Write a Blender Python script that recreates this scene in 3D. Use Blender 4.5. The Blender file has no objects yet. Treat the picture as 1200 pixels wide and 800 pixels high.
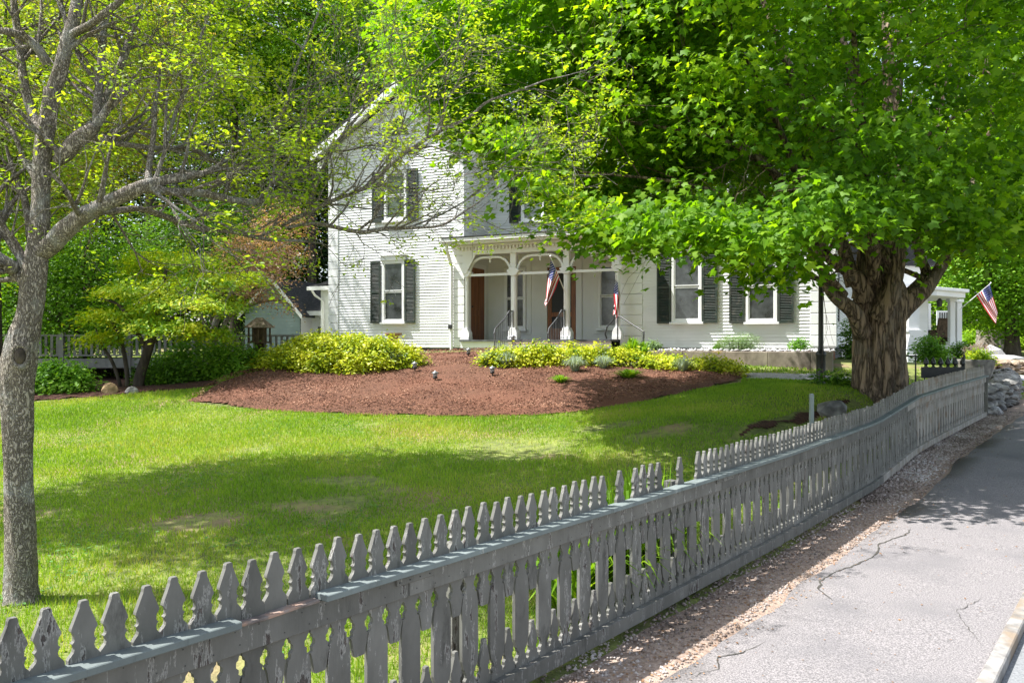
import bpy, bmesh, math, random
import numpy as np
from mathutils import Vector, Matrix
R = math.radians
rnd = random.Random(7)
rng = np.random.default_rng(11)
C = bpy.context.scene.collection

# ------------------------------------------------------------------ camera frame helpers
F, CX, HY, EYE = 930.0, 600.0, 402.0, 1.9
def at(px, py, Y):
    return Vector(((px-CX)/F*Y, Y, EYE-(py-HY)/F*Y))

# ------------------------------------------------------------------ terrain
FD = np.array([.63, .7766]); FD = FD/np.linalg.norm(FD)
FO = np.array([0.0, 4.36])
def st(x, y):
    dx, dy = x-FO[0], y-FO[1]
    return dx*FD[0]+dy*FD[1], dx*FD[1]-dy*FD[0]
def xy(s, t):
    return FO[0]+s*FD[0]+t*FD[1], FO[1]+s*FD[1]-t*FD[0]
SS = [-60, 2, 4.1, 7.1, 9.3, 11.9, 15.4, 33, 60, 140, 400]
SZ = [-.03, -.02, -.01, .05, .25, .31, .38, .72, 1.3, 3.0, 6.0]
def street(s): return np.interp(s, SS, SZ)
ctrl = []
for a in [(25,705,5.68),(300,600,8.0),(60,600,8.2),(520,600,7.9),(400,540,10.5),(640,540,10.2),(120,540,10.6),(540,488,13.5),(240,480,14.2),
          (100,465,15),(0,465,15.5),(820,455,15),(700,480,13.8),(400,443,17),(650,432,17.3),(820,448,16),(300,440,17),(240,447,17.5),(540,415,21),(400,414,22),
          (600,411,22),(480,412,24.2),(900,425,20.3),(760,424,20.6),(980,426,19.6),(940,440,17.5),(880,450,15.6),(880,500,11),(700,500,12.2),(990,474,12.6),
          (1030,474,12.9),(60,450,19),(200,440,21),(330,425,24),(1080,432,22),(1050,428,26),(1145,448,19.5),(1160,441,25),(1100,420,34),(1190,430,33)]:
    p = at(*a); ctrl.append(tuple(p))
for s in np.arange(-8, 34, 3.0):
    x, y = xy(s, -.35); ctrl.append((x, y, float(street(s))+.02))
ctrl += [(-9,8,.25),(-14,14,.8),(-25,20,1.2),(-25,40,1.6),(0,40,1.9),(-3,55,2.4),(20,60,2.0),(30,60,2.2),(-40,60,3),(40,80,3.4),(-10,0,0),(-20,0,.1),
         (0,28,1.62),(6,26,1.6),(10,30,1.4),(-6,30,1.55),(22,40,1.5),(-30,5,.5),(0,100,4),(-60,100,5),(60,110,5),(-90,0,1),(-80,50,3.5)]
ctrl = np.array(ctrl)
_d = np.sqrt(((ctrl[:,None,:2]-ctrl[None,:,:2])**2).sum(-1)+.15)
_A = np.block([[_d, np.ones((len(ctrl),1))],[np.ones((1,len(ctrl))), np.zeros((1,1))]])
_w = np.linalg.solve(_A+np.eye(len(ctrl)+1)*1e-6, np.append(ctrl[:,2], 0))
def terr_np(x, y):
    x = np.asarray(x, float); y = np.asarray(y, float)
    d = np.sqrt((x[...,None]-ctrl[:,0])**2+(y[...,None]-ctrl[:,1])**2+.15)
    inner = d@_w[:-1]+_w[-1]
    s, t = st(x, y)
    w = np.clip((t+.7)/.55, 0, 1); w = w*w*(3-2*w)
    return inner*(1-w)+street(s)*w
def terr(x, y): return float(terr_np(np.array([x]), np.array([y]))[0])
def ground_at(px, py):
    lo, hi = 3.0, 3.0
    f = lambda Y: at(px, py, Y).z-terr(at(px,py,Y).x, Y)
    Y = 3.0
    while Y < 70 and f(Y) > 0: Y += .25
    lo, hi = Y-.25, Y
    for _ in range(18):
        m = (lo+hi)/2
        if f(m) > 0: lo = m
        else: hi = m
    return at(px, py, hi)

# ------------------------------------------------------------------ materials
def new_mat(name):
    m = bpy.data.materials.new(name); m.use_nodes = True
    nt = m.node_tree; b = nt.nodes['Principled BSDF']
    return m, nt, b
def mat(name, c1, c2=None, scale=6, rough=.7, bump=0, bscale=None, spec=.3, detail=6, stretch=(1,1,1), ramp=(.35,.65), c3=None, s3=1.0, r3=(.5,.62), metal=0):
    m, nt, b = new_mat(name); N, L = nt.nodes, nt.links
    b.inputs['Roughness'].default_value = rough
    b.inputs['Specular IOR Level'].default_value = spec
    b.inputs['Metallic'].default_value = metal
    tc = N.new('ShaderNodeTexCoord'); mp = N.new('ShaderNodeMapping'); mp.inputs['Scale'].default_value = stretch
    L.new(tc.outputs['Object'], mp.inputs['Vector'])
    if c2 is None: c2 = tuple(v*.85 for v in c1)
    nz = N.new('ShaderNodeTexNoise'); nz.inputs['Scale'].default_value = scale; nz.inputs['Detail'].default_value = detail
    L.new(mp.outputs[0], nz.inputs['Vector'])
    rp = N.new('ShaderNodeValToRGB'); rp.color_ramp.elements[0].position = ramp[0]; rp.color_ramp.elements[1].position = ramp[1]
    rp.color_ramp.elements[0].color = (*c2, 1); rp.color_ramp.elements[1].color = (*c1, 1)
    L.new(nz.outputs['Fac'], rp.inputs[0]); col = rp.outputs[0]
    if c3:
        n3 = N.new('ShaderNodeTexNoise'); n3.inputs['Scale'].default_value = s3; n3.inputs['Detail'].default_value = 5
        L.new(tc.outputs['Object'], n3.inputs['Vector'])
        r = N.new('ShaderNodeValToRGB'); r.color_ramp.elements[0].position = r3[0]; r.color_ramp.elements[1].position = r3[1]
        L.new(n3.outputs['Fac'], r.inputs[0])
        mx = N.new('ShaderNodeMixRGB'); L.new(r.outputs[0], mx.inputs[0]); L.new(col, mx.inputs[1]); mx.inputs[2].default_value = (*c3, 1)
        col = mx.outputs[0]
    L.new(col, b.inputs['Base Color'])
    if bump:
        nb = N.new('ShaderNodeTexNoise'); nb.inputs['Scale'].default_value = bscale or scale*4; nb.inputs['Detail'].default_value = 8
        L.new(mp.outputs[0], nb.inputs['Vector'])
        bp = N.new('ShaderNodeBump'); bp.inputs['Strength'].default_value = 1; bp.inputs['Distance'].default_value = bump
        L.new(nb.outputs['Fac'], bp.inputs['Height']); L.new(bp.outputs[0], b.inputs['Normal'])
    return m
def leaf_mat(name, cols, trans=.42, rough=.45, tcol=1.35, patch=1.2):
    """cols: list of colours picked per leaf; hue drifts a little from bough to bough."""
    m, nt, b = new_mat(name); N, L = nt.nodes, nt.links
    g = N.new('ShaderNodeNewGeometry'); tc = N.new('ShaderNodeTexCoord')
    nz = N.new('ShaderNodeTexNoise'); nz.inputs['Scale'].default_value = patch; nz.inputs['Detail'].default_value = 2
    L.new(tc.outputs['Object'], nz.inputs['Vector'])
    ad = N.new('ShaderNodeMath'); ad.operation = 'MULTIPLY_ADD'; ad.inputs[1].default_value = .6; L.new(g.outputs['Random Per Island'], ad.inputs[0])
    sc = N.new('ShaderNodeMath'); sc.operation = 'MULTIPLY_ADD'; sc.inputs[1].default_value = 1.6; sc.inputs[2].default_value = -.6; L.new(nz.outputs['Fac'], sc.inputs[0])
    L.new(sc.outputs[0], ad.inputs[2])
    rp = N.new('ShaderNodeValToRGB'); cr = rp.color_ramp
    while len(cr.elements) < len(cols): cr.elements.new(.5)
    for i, c in enumerate(cols):
        cr.elements[i].position = i/(len(cols)-1); cr.elements[i].color = (*c, 1)
    L.new(ad.outputs[0], rp.inputs[0])
    L.new(rp.outputs[0], b.inputs['Base Color']); b.inputs['Roughness'].default_value = rough; b.inputs['Specular IOR Level'].default_value = .35
    hs = N.new('ShaderNodeMixRGB'); hs.blend_type = 'MULTIPLY'; hs.inputs[0].default_value = 1; L.new(rp.outputs[0], hs.inputs[1]); hs.inputs[2].default_value = (tcol*1.1, tcol*1.05, tcol*.35, 1)
    tr = N.new('ShaderNodeBsdfTranslucent'); L.new(hs.outputs[0], tr.inputs['Color'])
    mx = N.new('ShaderNodeMixShader'); mx.inputs[0].default_value = trans
    L.new(b.outputs[0], mx.inputs[1]); L.new(tr.outputs[0], mx.inputs[2])
    L.new(mx.outputs[0], N['Material Output'].inputs['Surface'])
    return m
def glass_mat(name, c, rough=.08, curtain=None):
    m, nt, b = new_mat(name); N, L = nt.nodes, nt.links
    b.inputs['Roughness'].default_value = rough; b.inputs['Specular IOR Level'].default_value = .9
    tc = N.new('ShaderNodeTexCoord'); nz = N.new('ShaderNodeTexNoise'); nz.inputs['Scale'].default_value = 3.2; nz.inputs['Detail'].default_value = 9; nz.inputs['Roughness'].default_value = .65
    L.new(tc.outputs['Object'], nz.inputs['Vector'])
    rp = N.new('ShaderNodeValToRGB'); rp.color_ramp.elements[0].color = (*[v*.35 for v in c], 1); rp.color_ramp.elements[1].color = (*[v*2.6 for v in c], 1)  # mottled base colour stands in for foliage reflected in the panes
    rp.color_ramp.elements[0].position = .35; rp.color_ramp.elements[1].position = .7
    L.new(nz.outputs['Fac'], rp.inputs[0]); L.new(rp.outputs[0], b.inputs['Base Color'])
    return m
M = {}
M['white'] = mat('white_paint', (.80,.80,.795), (.72,.72,.715), 1.2, .6, .0006, 60)
M['siding'] = mat('white_clapboard_paint', (.80,.80,.80), (.70,.70,.695), .9, .62, .0008, 40, stretch=(.4,1,3), c3=(.60,.60,.585), s3=1.7, r3=(.6,.8))
M['cream'] = mat('porch_wall_paint', (.70,.70,.685), (.64,.64,.62), 1.5, .7)
M['green_siding'] = mat('grey_green_siding', (.27,.335,.34), (.23,.29,.295), 2, .7, .001, 30)
M['roof'] = mat('dark_shingles', (.055,.055,.057), (.022,.023,.025), 9, .85, .01, 30, stretch=(1,1,2.5), c3=(.09,.09,.09), s3=6, r3=(.6,.75))
M['shutter'] = mat('green_black_shutter', (.028,.045,.036), (.05,.055,.045), 5, .6, .001, 40, c3=(.11,.105,.085), s3=9, r3=(.58,.72))
M['glass'] = glass_mat('window_glass', (.035,.038,.04), .22)
M['glass_green'] = glass_mat('upper_window_glass', (.05,.065,.045), .05)
M['door'] = mat('varnished_door_wood', (.27,.10,.035), (.15,.05,.018), 3, .4, .0008, 40, stretch=(6,6,.5))
M['screen'] = mat('dark_door_screen', (.03,.03,.032), (.02,.02,.02), 3, .6)
M['iron'] = mat('black_iron', (.016,.018,.018), (.03,.03,.03), 8, .42, .0004, 50, spec=.5)
M['iron_grey'] = mat('grey_painted_iron', (.12,.125,.13), (.07,.07,.075), 8, .45)
M['found'] = mat('dark_foundation', (.12,.12,.125), (.06,.06,.065), 4, .85, .004, 20)
M['kerbstone'] = mat('worn_kerb', (.33,.315,.295), (.16,.15,.14), 9, .85, .006, 40, c3=(.24,.19,.14), s3=3, r3=(.5,.62))
M['granite'] = mat('granite', (.42,.41,.40), (.20,.195,.19), 30, .8, .006, 40)
M['concrete_old'] = mat('weathered_retaining_wall', (.30,.255,.20), (.14,.115,.09), 3.5, .9, .008, 16, stretch=(1,1,.6), c3=(.45,.30,.08), s3=1.3, r3=(.64,.74))
M['stone'] = mat('field_stone', (.27,.26,.24), (.10,.095,.09), 5, .85, .015, 18, c3=(.38,.37,.34), s3=3, r3=(.55,.7))
M['stone_tan'] = mat('tan_stone', (.42,.33,.24), (.20,.14,.09), 5, .85, .012, 18)
M['trough'] = mat('weathered_stone_trough', (.30,.28,.25), (.12,.11,.10), 5, .85, .012, 14)
def bark_mat(name, c_hi, c_lo, c_spot, vs, stretch, bump):
    m, nt, b = new_mat(name); N, L = nt.nodes, nt.links; b.inputs['Roughness'].default_value = .93; b.inputs['Specular IOR Level'].default_value = .2
    tc = N.new('ShaderNodeTexCoord'); mp = N.new('ShaderNodeMapping'); mp.inputs['Scale'].default_value = stretch; L.new(tc.outputs['Object'], mp.inputs['Vector'])
    nz = N.new('ShaderNodeTexNoise'); nz.inputs['Scale'].default_value = vs*.8; nz.inputs['Detail'].default_value = 6; L.new(mp.outputs[0], nz.inputs['Vector'])
    wv = N.new('ShaderNodeVectorMath'); wv.operation = 'MULTIPLY_ADD'; wv.inputs[1].default_value = (.35,.35,.35); L.new(nz.outputs['Color'], wv.inputs[0]); L.new(mp.outputs[0], wv.inputs[2])
    vo = N.new('ShaderNodeTexVoronoi'); vo.feature = 'DISTANCE_TO_EDGE'; vo.inputs['Scale'].default_value = vs; L.new(wv.outputs[0], vo.inputs['Vector'])
    cl = N.new('ShaderNodeMapRange'); cl.inputs['From Max'].default_value = .22; L.new(vo.outputs['Distance'], cl.inputs['Value'])
    n2 = N.new('ShaderNodeTexNoise'); n2.inputs['Scale'].default_value = vs*5; n2.inputs['Detail'].default_value = 8; L.new(mp.outputs[0], n2.inputs['Vector'])
    h = N.new('ShaderNodeMath'); h.operation = 'MULTIPLY_ADD'; h.inputs[1].default_value = .45; L.new(n2.outputs['Fac'], h.inputs[0]); L.new(cl.outputs[0], h.inputs[2])
    rp = N.new('ShaderNodeValToRGB'); rp.color_ramp.elements[0].position = .22; rp.color_ramp.elements[1].position = 1.15 if False else 1.0
    rp.color_ramp.elements[0].color = (*c_lo,1); rp.color_ramp.elements[1].color = (*c_hi,1); L.new(h.outputs[0], rp.inputs[0])
    n3 = N.new('ShaderNodeTexNoise'); n3.inputs['Scale'].default_value = 4.5 if vs > 10 else 2.5; n3.inputs['Detail'].default_value = 8; n3.inputs['Roughness'].default_value = .7; L.new(tc.outputs['Object'], n3.inputs['Vector'])
    r3 = N.new('ShaderNodeValToRGB'); r3.color_ramp.elements[0].position = .52; r3.color_ramp.elements[1].position = .62; L.new(n3.outputs['Fac'], r3.inputs[0])
    mu = N.new('ShaderNodeMath'); mu.operation = 'MULTIPLY'; mu.inputs[1].default_value = .7; L.new(r3.outputs[0], mu.inputs[0])
    mx = N.new('ShaderNodeMixRGB'); L.new(mu.outputs[0], mx.inputs[0]); L.new(rp.outputs[0], mx.inputs[1]); mx.inputs[2].default_value = (*c_spot,1); L.new(mx.outputs[0], b.inputs['Base Color'])
    bp = N.new('ShaderNodeBump'); bp.inputs['Distance'].default_value = bump; L.new(h.outputs[0], bp.inputs['Height']); L.new(bp.outputs[0], b.inputs['Normal'])
    return m
M['bark'] = bark_mat('maple_bark', (.28,.205,.14), (.055,.04,.028), (.20,.17,.135), 9, (1,1,.16), .035)
M['bark_grey'] = bark_mat('grey_lichen_bark', (.40,.35,.295), (.13,.105,.085), (.46,.45,.42), 24, (1,1,.38), .012)
M['spare_bark'] = mat('maple_bark', (.17,.115,.068), (.028,.019,.012), 7, .92, .045, 9, stretch=(1.6,1.6,.16), ramp=(.36,.66), c3=(.085,.075,.06), s3=1.1, r3=(.55,.7))
M['spare_bark_grey'] = mat('grey_lichen_bark', (.24,.21,.175), (.055,.045,.036), 9, .9, .02, 22, stretch=(1,1,.35), ramp=(.38,.62), c3=(.36,.37,.34), s3=7, r3=(.56,.66))
M['bark_dark'] = mat('dark_bark', (.10,.08,.06), (.03,.024,.018), 7, .95, .02, 14, stretch=(1,1,.3))
M['deadwood'] = mat('pale_cut_wood', (.42,.36,.29), (.20,.17,.13), 8, .85, .006, 30)
M['log'] = mat('weathered_stump', (.36,.25,.13), (.16,.10,.05), 6, .9, .02, 14)
M['mulch'] = mat('red_brown_mulch', (.205,.098,.058), (.07,.03,.019), 28, .95, .05, 36, ramp=(.34,.68), c3=(.17,.075,.045), s3=.8, r3=(.45,.65))
M['chip'] = leaf_mat('bark_chips', [(.06,.024,.015),(.165,.07,.04),(.255,.12,.07),(.38,.22,.145)], 0.0, .9)
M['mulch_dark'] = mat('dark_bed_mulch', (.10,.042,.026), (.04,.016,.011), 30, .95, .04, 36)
M['asphalt'] = mat('old_asphalt', (.29,.266,.264), (.125,.117,.117), 110, .88, .004, 150, ramp=(.38,.62), detail=3, c3=(.15,.142,.145), s3=1.1, r3=(.50,.74))
M['road'] = mat('road_asphalt', (.24,.245,.25), (.16,.165,.17), 60, .9, .004, 120)
M['crack'] = mat('crack_filling', (.05,.045,.04), (.09,.085,.07), 20, .95)
M['verge'] = mat('sandy_gravel', (.40,.31,.25), (.24,.17,.13), 22, .95, .02, 45, c3=(.33,.245,.19), s3=1.6, r3=(.5,.66))
M['drive'] = mat('pale_driveway', (.42,.41,.42), (.32,.31,.32), 20, .9)
M['soil'] = mat('lawn_soil', (.22,.25,.06), (.12,.14,.045), 7, .95, .02, 30, c3=(.27,.185,.115), s3=.8, r3=(.52,.66))
def paint_mat(name, paint, paint2, wood, pale, rough=.72, peel=.60, grain=(1,1,.06)):
    m, nt, b = new_mat(name); N, L = nt.nodes, nt.links; b.inputs['Roughness'].default_value = rough; b.inputs['Specular IOR Level'].default_value = .3
    tc = N.new('ShaderNodeTexCoord'); oi = N.new('ShaderNodeObjectInfo')
    ad = N.new('ShaderNodeVectorMath'); ad.operation = 'ADD'; L.new(tc.outputs['Object'], ad.inputs[0])
    mu = N.new('ShaderNodeMath'); mu.operation = 'MULTIPLY'; mu.inputs[1].default_value = 40; L.new(oi.outputs['Random'], mu.inputs[0]); L.new(mu.outputs[0], ad.inputs[1])
    def noise(sc, det, st=(1,1,1), rg=.5):
        mp = N.new('ShaderNodeMapping'); mp.inputs['Scale'].default_value = st; L.new(ad.outputs[0], mp.inputs['Vector'])
        n = N.new('ShaderNodeTexNoise'); n.inputs['Scale'].default_value = sc; n.inputs['Detail'].default_value = det; n.inputs['Roughness'].default_value = rg; L.new(mp.outputs[0], n.inputs['Vector']); return n.outputs['Fac']
    def ramp(v, a, c, ca=(0,0,0), cb=(1,1,1)):
        r = N.new('ShaderNodeValToRGB'); r.color_ramp.elements[0].position = a; r.color_ramp.elements[1].position = c
        r.color_ramp.elements[0].color = (*ca,1); r.color_ramp.elements[1].color = (*cb,1); L.new(v, r.inputs[0]); return r.outputs[0]
    def mix(f, a, c):
        x = N.new('ShaderNodeMixRGB'); L.new(f, x.inputs[0]); L.new(a, x.inputs[1])
        if isinstance(c, tuple): x.inputs[2].default_value = (*c,1)
        else: L.new(c, x.inputs[2])
        return x.outputs[0]
    gr = noise(60, 6, grain, .6); col = ramp(noise(5, 7, (1,1,.5), .65), .3, .7, paint2, paint)
    dirt = ramp(noise(9, 8, (1,1,.35), .7), .56, .70); col = mix(dirt, col, tuple(v*.62 for v in paint2))
    wd = ramp(gr, .35, .65, tuple(v*.35 for v in wood), wood)
    pl = noise(16, 9, (1,1,.22), .72); pf = ramp(pl, peel, peel+.02); pe = ramp(pl, peel-.035, peel-.02)
    col = mix(pe, col, pale); col = mix(pf, col, wd); 
    tone = N.new('ShaderNodeMath'); tone.operation = 'MULTIPLY_ADD'; tone.inputs[1].default_value = .34; tone.inputs[2].default_value = .80; L.new(oi.outputs['Random'], tone.inputs[0])
    x = N.new('ShaderNodeMixRGB'); x.blend_type = 'MULTIPLY'; x.inputs[0].default_value = 1; L.new(col, x.inputs[1]); L.new(tone.outputs[0], x.inputs[2]); L.new(x.outputs[0], b.inputs['Base Color'])
    h = N.new('ShaderNodeMath'); h.operation = 'MULTIPLY_ADD'; h.inputs[1].default_value = .35; L.new(gr, h.inputs[0])
    inv = N.new('ShaderNodeMath'); inv.operation = 'SUBTRACT'; inv.inputs[0].default_value = 1; L.new(pf, inv.inputs[1]); L.new(inv.outputs[0], h.inputs[2])
    bp = N.new('ShaderNodeBump'); bp.inputs['Distance'].default_value = .004; L.new(h.outputs[0], bp.inputs['Height']); L.new(bp.outputs[0], b.inputs['Normal'])
    return m
M['fence'] = paint_mat('grey_fence_paint', (.185,.180,.160), (.108,.105,.092), (.14,.115,.10), (.30,.29,.265), peel=.60)
M['fence_end'] = M['fence']
M['fence_cap'] = paint_mat('fence_cap_paint', (.185,.215,.205), (.13,.15,.145), (.20,.17,.145), (.34,.36,.34), peel=.66, grain=(.06,.06,1))
M['fence_lit_worn'] = mat('sunlit_worn_fence_paint', (.36,.335,.30), (.22,.20,.17), 8, .8, .003, 50, stretch=(1,1,.3), c3=(.24,.18,.13), s3=5, r3=(.56,.68))  # paler far end: sunlight on its face and worn paint both put into colour
M['raw'] = mat('bare_rotting_wood', (.33,.28,.25), (.10,.08,.07), 12, .9, .008, 40, stretch=(.5,.5,3), c3=(.36,.24,.18), s3=9, r3=(.5,.6))
M['birdhouse'] = mat('old_brown_wood', (.12,.08,.05), (.05,.035,.022), 9, .9, .004, 30)
M['thatch'] = mat('weathered_shakes', (.25,.20,.14), (.11,.085,.06), 16, .95, .01, 30)
M['deck'] = mat('grey_deck_wood', (.25,.245,.24), (.16,.155,.15), 5, .85, .003, 30, stretch=(1,1,.4))
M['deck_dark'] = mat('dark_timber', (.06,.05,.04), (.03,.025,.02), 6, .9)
M['terracotta'] = mat('terracotta', (.33,.19,.12), (.24,.13,.08), 8, .85)
M['chrome'] = mat('brushed_metal', (.30,.31,.32), (.2,.2,.2), 8, .4, metal=.6)
M['lamp_glass'] = mat('frosted_lamp_glass', (.36,.37,.38), (.28,.28,.3), 8, .15, spec=.6)
M['marker'] = mat('pale_grey_marker', (.27,.30,.285), (.2,.23,.215), 9, .7)
M['cushion'] = mat('white_cushion', (.7,.7,.7), (.6,.6,.6), 4, .9)
M['stepwood'] = mat('worn_step_wood', (.42,.30,.20), (.30,.20,.13), 5, .8)
M['red'] = mat('flag_red', (.52,.02,.035), (.44,.015,.03), 3, .8)
M['flagwhite'] = mat('flag_white', (.78,.77,.76), (.72,.71,.70), 3, .8)
M['blue'] = mat('flag_blue', (.025,.04,.19), (.02,.03,.15), 3, .8)
M['flower'] = leaf_mat('flower_petals', [(.75,.2,.22),(.8,.6,.6),(.85,.8,.75),(.7,.12,.15)], .3)
L_ = leaf_mat
M['maple'] = L_('maple_leaves', [(.040,.115,.004),(.085,.20,.006),(.155,.30,.009),(.30,.44,.016)], .55, .58, 1.7, .45)
M['young'] = L_('young_yellow_green_leaves', [(.17,.29,.02),(.27,.41,.025),(.38,.49,.03),(.50,.56,.045)], .5, .5, 1.4, .8)
M['olive'] = L_('olive_leaves', [(.08,.12,.018),(.15,.24,.022),(.25,.37,.025),(.35,.46,.03),(.34,.22,.13)], .4, .6, 1.3, .9)
M['olive_brown'] = L_('olive_brown_leaves', [(.14,.10,.045),(.22,.18,.055),(.28,.32,.03),(.38,.43,.035),(.44,.24,.15)], .4, .6, 1.3, .9)
M['yellowgreen'] = L_('yellow_green_leaves', [(.11,.22,.016),(.20,.37,.02),(.30,.47,.025),(.40,.54,.032)], .45, .55, 1.35, .5)
M['green'] = L_('mid_green_leaves', [(.04,.10,.010),(.07,.17,.014),(.11,.24,.018),(.17,.33,.022)], .42, .55, 1.5, .6)
M['vivid'] = L_('vivid_green_leaves', [(.06,.16,.010),(.11,.25,.014),(.17,.34,.018),(.26,.42,.022)], .45, .55, 1.5, .5)
M['deep'] = L_('deep_green_leaves', [(.012,.032,.008),(.022,.055,.010),(.04,.09,.012)], .3, .6, 1.3, .3)
M['copper'] = L_('copper_maple_leaves', [(.24,.13,.09),(.38,.22,.16),(.48,.33,.26),(.30,.20,.08)], .4, .6, 1.1, 1.5)
M['dogwood'] = L_('dogwood_leaves', [(.10,.25,.014),(.22,.38,.018),(.42,.50,.022),(.62,.60,.03)], .4, .5, 1.3, 1.1)
M['shrub'] = L_('shrub_leaves', [(.06,.17,.014),(.11,.27,.02),(.18,.36,.03),(.27,.45,.045)], .42, .5, 1.4, 1.2)
M['gold'] = L_('golden_euonymus_leaves', [(.08,.17,.012),(.24,.34,.015),(.44,.52,.02),(.60,.63,.03),(.74,.72,.14)], .32, .4, 1.1, 2.5)
M['bluegrass'] = L_('blue_fescue_blades', [(.20,.29,.22),(.30,.38,.30),(.38,.45,.36)], .3, .6, 1.0, 1)
M['sage'] = L_('grey_green_leaves', [(.14,.24,.10),(.22,.34,.15),(.30,.42,.20)], .35, .6, 1.1, 1)
M['grass'] = L_('grass_blades', [(.10,.21,.014),(.165,.31,.020),(.235,.39,.026),(.32,.43,.045),(.46,.44,.13)], .40, .6, 1.25, .55)
M['tuft'] = L_('lily_blades', [(.10,.22,.015),(.18,.34,.02),(.28,.42,.03)], .45, .5, 1.3, 1)

# ------------------------------------------------------------------ object helpers
def setp(o, label=None, cat=None, group=None, kind=None):
    if label: o['label'] = label
    if cat: o['category'] = cat
    if group: o['group'] = group
    if kind: o['kind'] = kind
    return o
def empty(name, loc, rz=0, label=None, cat=None, group=None):
    o = bpy.data.objects.new(name, None); C.objects.link(o); o.empty_display_size = .2
    o.location = loc; o.rotation_euler = (0, 0, rz)
    return setp(o, label, cat, group)
class MB:
    def __init__(s): s.v = []; s.f = []; s.mi = []; s.cur = 0
    def add(s, vs, fs):
        n = len(s.v); s.v += [tuple(v) for v in vs]; s.f += [tuple(i+n for i in f) for f in fs]; s.mi += [s.cur]*len(fs); return s
    def box(s, x0, x1, y0, y1, z0, z1):
        return s.add([(x0,y0,z0),(x1,y0,z0),(x1,y1,z0),(x0,y1,z0),(x0,y0,z1),(x1,y0,z1),(x1,y1,z1),(x0,y1,z1)],
                     [(0,3,2,1),(4,5,6,7),(0,1,5,4),(1,2,6,5),(2,3,7,6),(3,0,4,7)])
    def prism(s, pts, axis, a, b):
        """pts: 2-D outline; axis 'x','y','z' extruded from a to b."""
        def mk(p, q):
            return {'x': (q, p[0], p[1]), 'y': (p[0], q, p[1]), 'z': (p[0], p[1], q)}[axis]
        n = len(pts)
        return s.add([mk(p, a) for p in pts]+[mk(p, b) for p in pts],
                     [tuple(range(n)), tuple(range(2*n-1, n-1, -1))]+[(i, i+n, (i+1)%n+n, (i+1)%n) for i in range(n)])
    def tube(s, pts, rad, n=8, cap=True, wob=None):
        pts = [Vector(p) for p in pts]
        if not hasattr(rad, '__len__'): rad = [rad]*len(pts)
        vs = []; up = Vector((.12,.31,1)) if abs((pts[-1]-pts[0]).normalized().z) < .9 else Vector((1,.2,0))
        for i, p in enumerate(pts):
            d = (pts[min(i+1, len(pts)-1)]-pts[max(i-1, 0)]).normalized()
            a = d.cross(up).normalized(); b = d.cross(a)
            for k in range(n):
                an = 2*math.pi*k/n; r = rad[i]*(wob(i, an) if wob else 1)
                vs.append(p+a*math.cos(an)*r+b*math.sin(an)*r)
        fs = [(i*n+k, i*n+(k+1)%n, (i+1)*n+(k+1)%n, (i+1)*n+k) for i in range(len(pts)-1) for k in range(n)]
        if cap: fs += [tuple(range(n-1, -1, -1)), tuple(range((len(pts)-1)*n, len(pts)*n))]
        return s.add(vs, fs)
    def lathe(s, prof, cx=0, cy=0, n=12, cz=0):
        vs = [(cx+r*math.cos(2*math.pi*k/n), cy+r*math.sin(2*math.pi*k/n), cz+z) for r, z in prof for k in range(n)]
        fs = [(i*n+k, i*n+(k+1)%n, (i+1)*n+(k+1)%n, (i+1)*n+k) for i in range(len(prof)-1) for k in range(n)]
        fs += [tuple(range(n-1, -1, -1)), tuple(range((len(prof)-1)*n, len(prof)*n))]
        return s.add(vs, fs)
    def build(s, name, m, parent=None, smooth=False, loc=None, bevel=0):
        me = bpy.data.meshes.new(name); me.from_pydata(s.v, [], s.f); me.update()
        for x in (m if isinstance(m, list) else [m]): me.materials.append(x)
        if isinstance(m, list): me.polygons.foreach_set('material_index', s.mi)
        bm = bmesh.new(); bm.from_mesh(me); bmesh.ops.recalc_face_normals(bm, faces=bm.faces); bm.to_mesh(me); bm.free()
        if smooth: me.polygons.foreach_set('use_smooth', [True]*len(me.polygons))
        o = bpy.data.objects.new(name, me); C.objects.link(o)
        if parent: o.parent = parent
        if loc is not None: o.location = loc
        if bevel:
            md = o.modifiers.new('b', 'BEVEL'); md.width = bevel; md.segments = 1; md.limit_method = 'ANGLE'
        return o
def np_mesh(name, V, faces, m, parent=None, smooth=False):
    """faces: (n,k) int array, all faces with k corners"""
    me = bpy.data.meshes.new(name); V = np.asarray(V, np.float32); faces = np.asarray(faces, np.int32)
    k = faces.shape[1]
    me.vertices.add(len(V)); me.vertices.foreach_set('co', V.ravel())
    me.loops.add(faces.size); me.loops.foreach_set('vertex_index', faces.ravel())
    me.polygons.add(len(faces)); me.polygons.foreach_set('loop_start', np.arange(0, faces.size, k, dtype=np.int32))
    me.polygons.foreach_set('loop_total', np.full(len(faces), k, np.int32))
    if smooth: me.polygons.foreach_set('use_smooth', np.ones(len(faces), bool))
    me.materials.append(m); me.update(calc_edges=True); me.validate()
    o = bpy.data.objects.new(name, me); C.objects.link(o)
    if parent: o.parent = parent
    return o
def nrm(a): return a/np.maximum(np.linalg.norm(a, axis=1, keepdims=True), 1e-9)
LOBES = [(-128,.50),(-98,.50),(-60,.88),(-31,.62),(0,1.06),(31,.62),(60,.88),(98,.50),(128,.50)]
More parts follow.
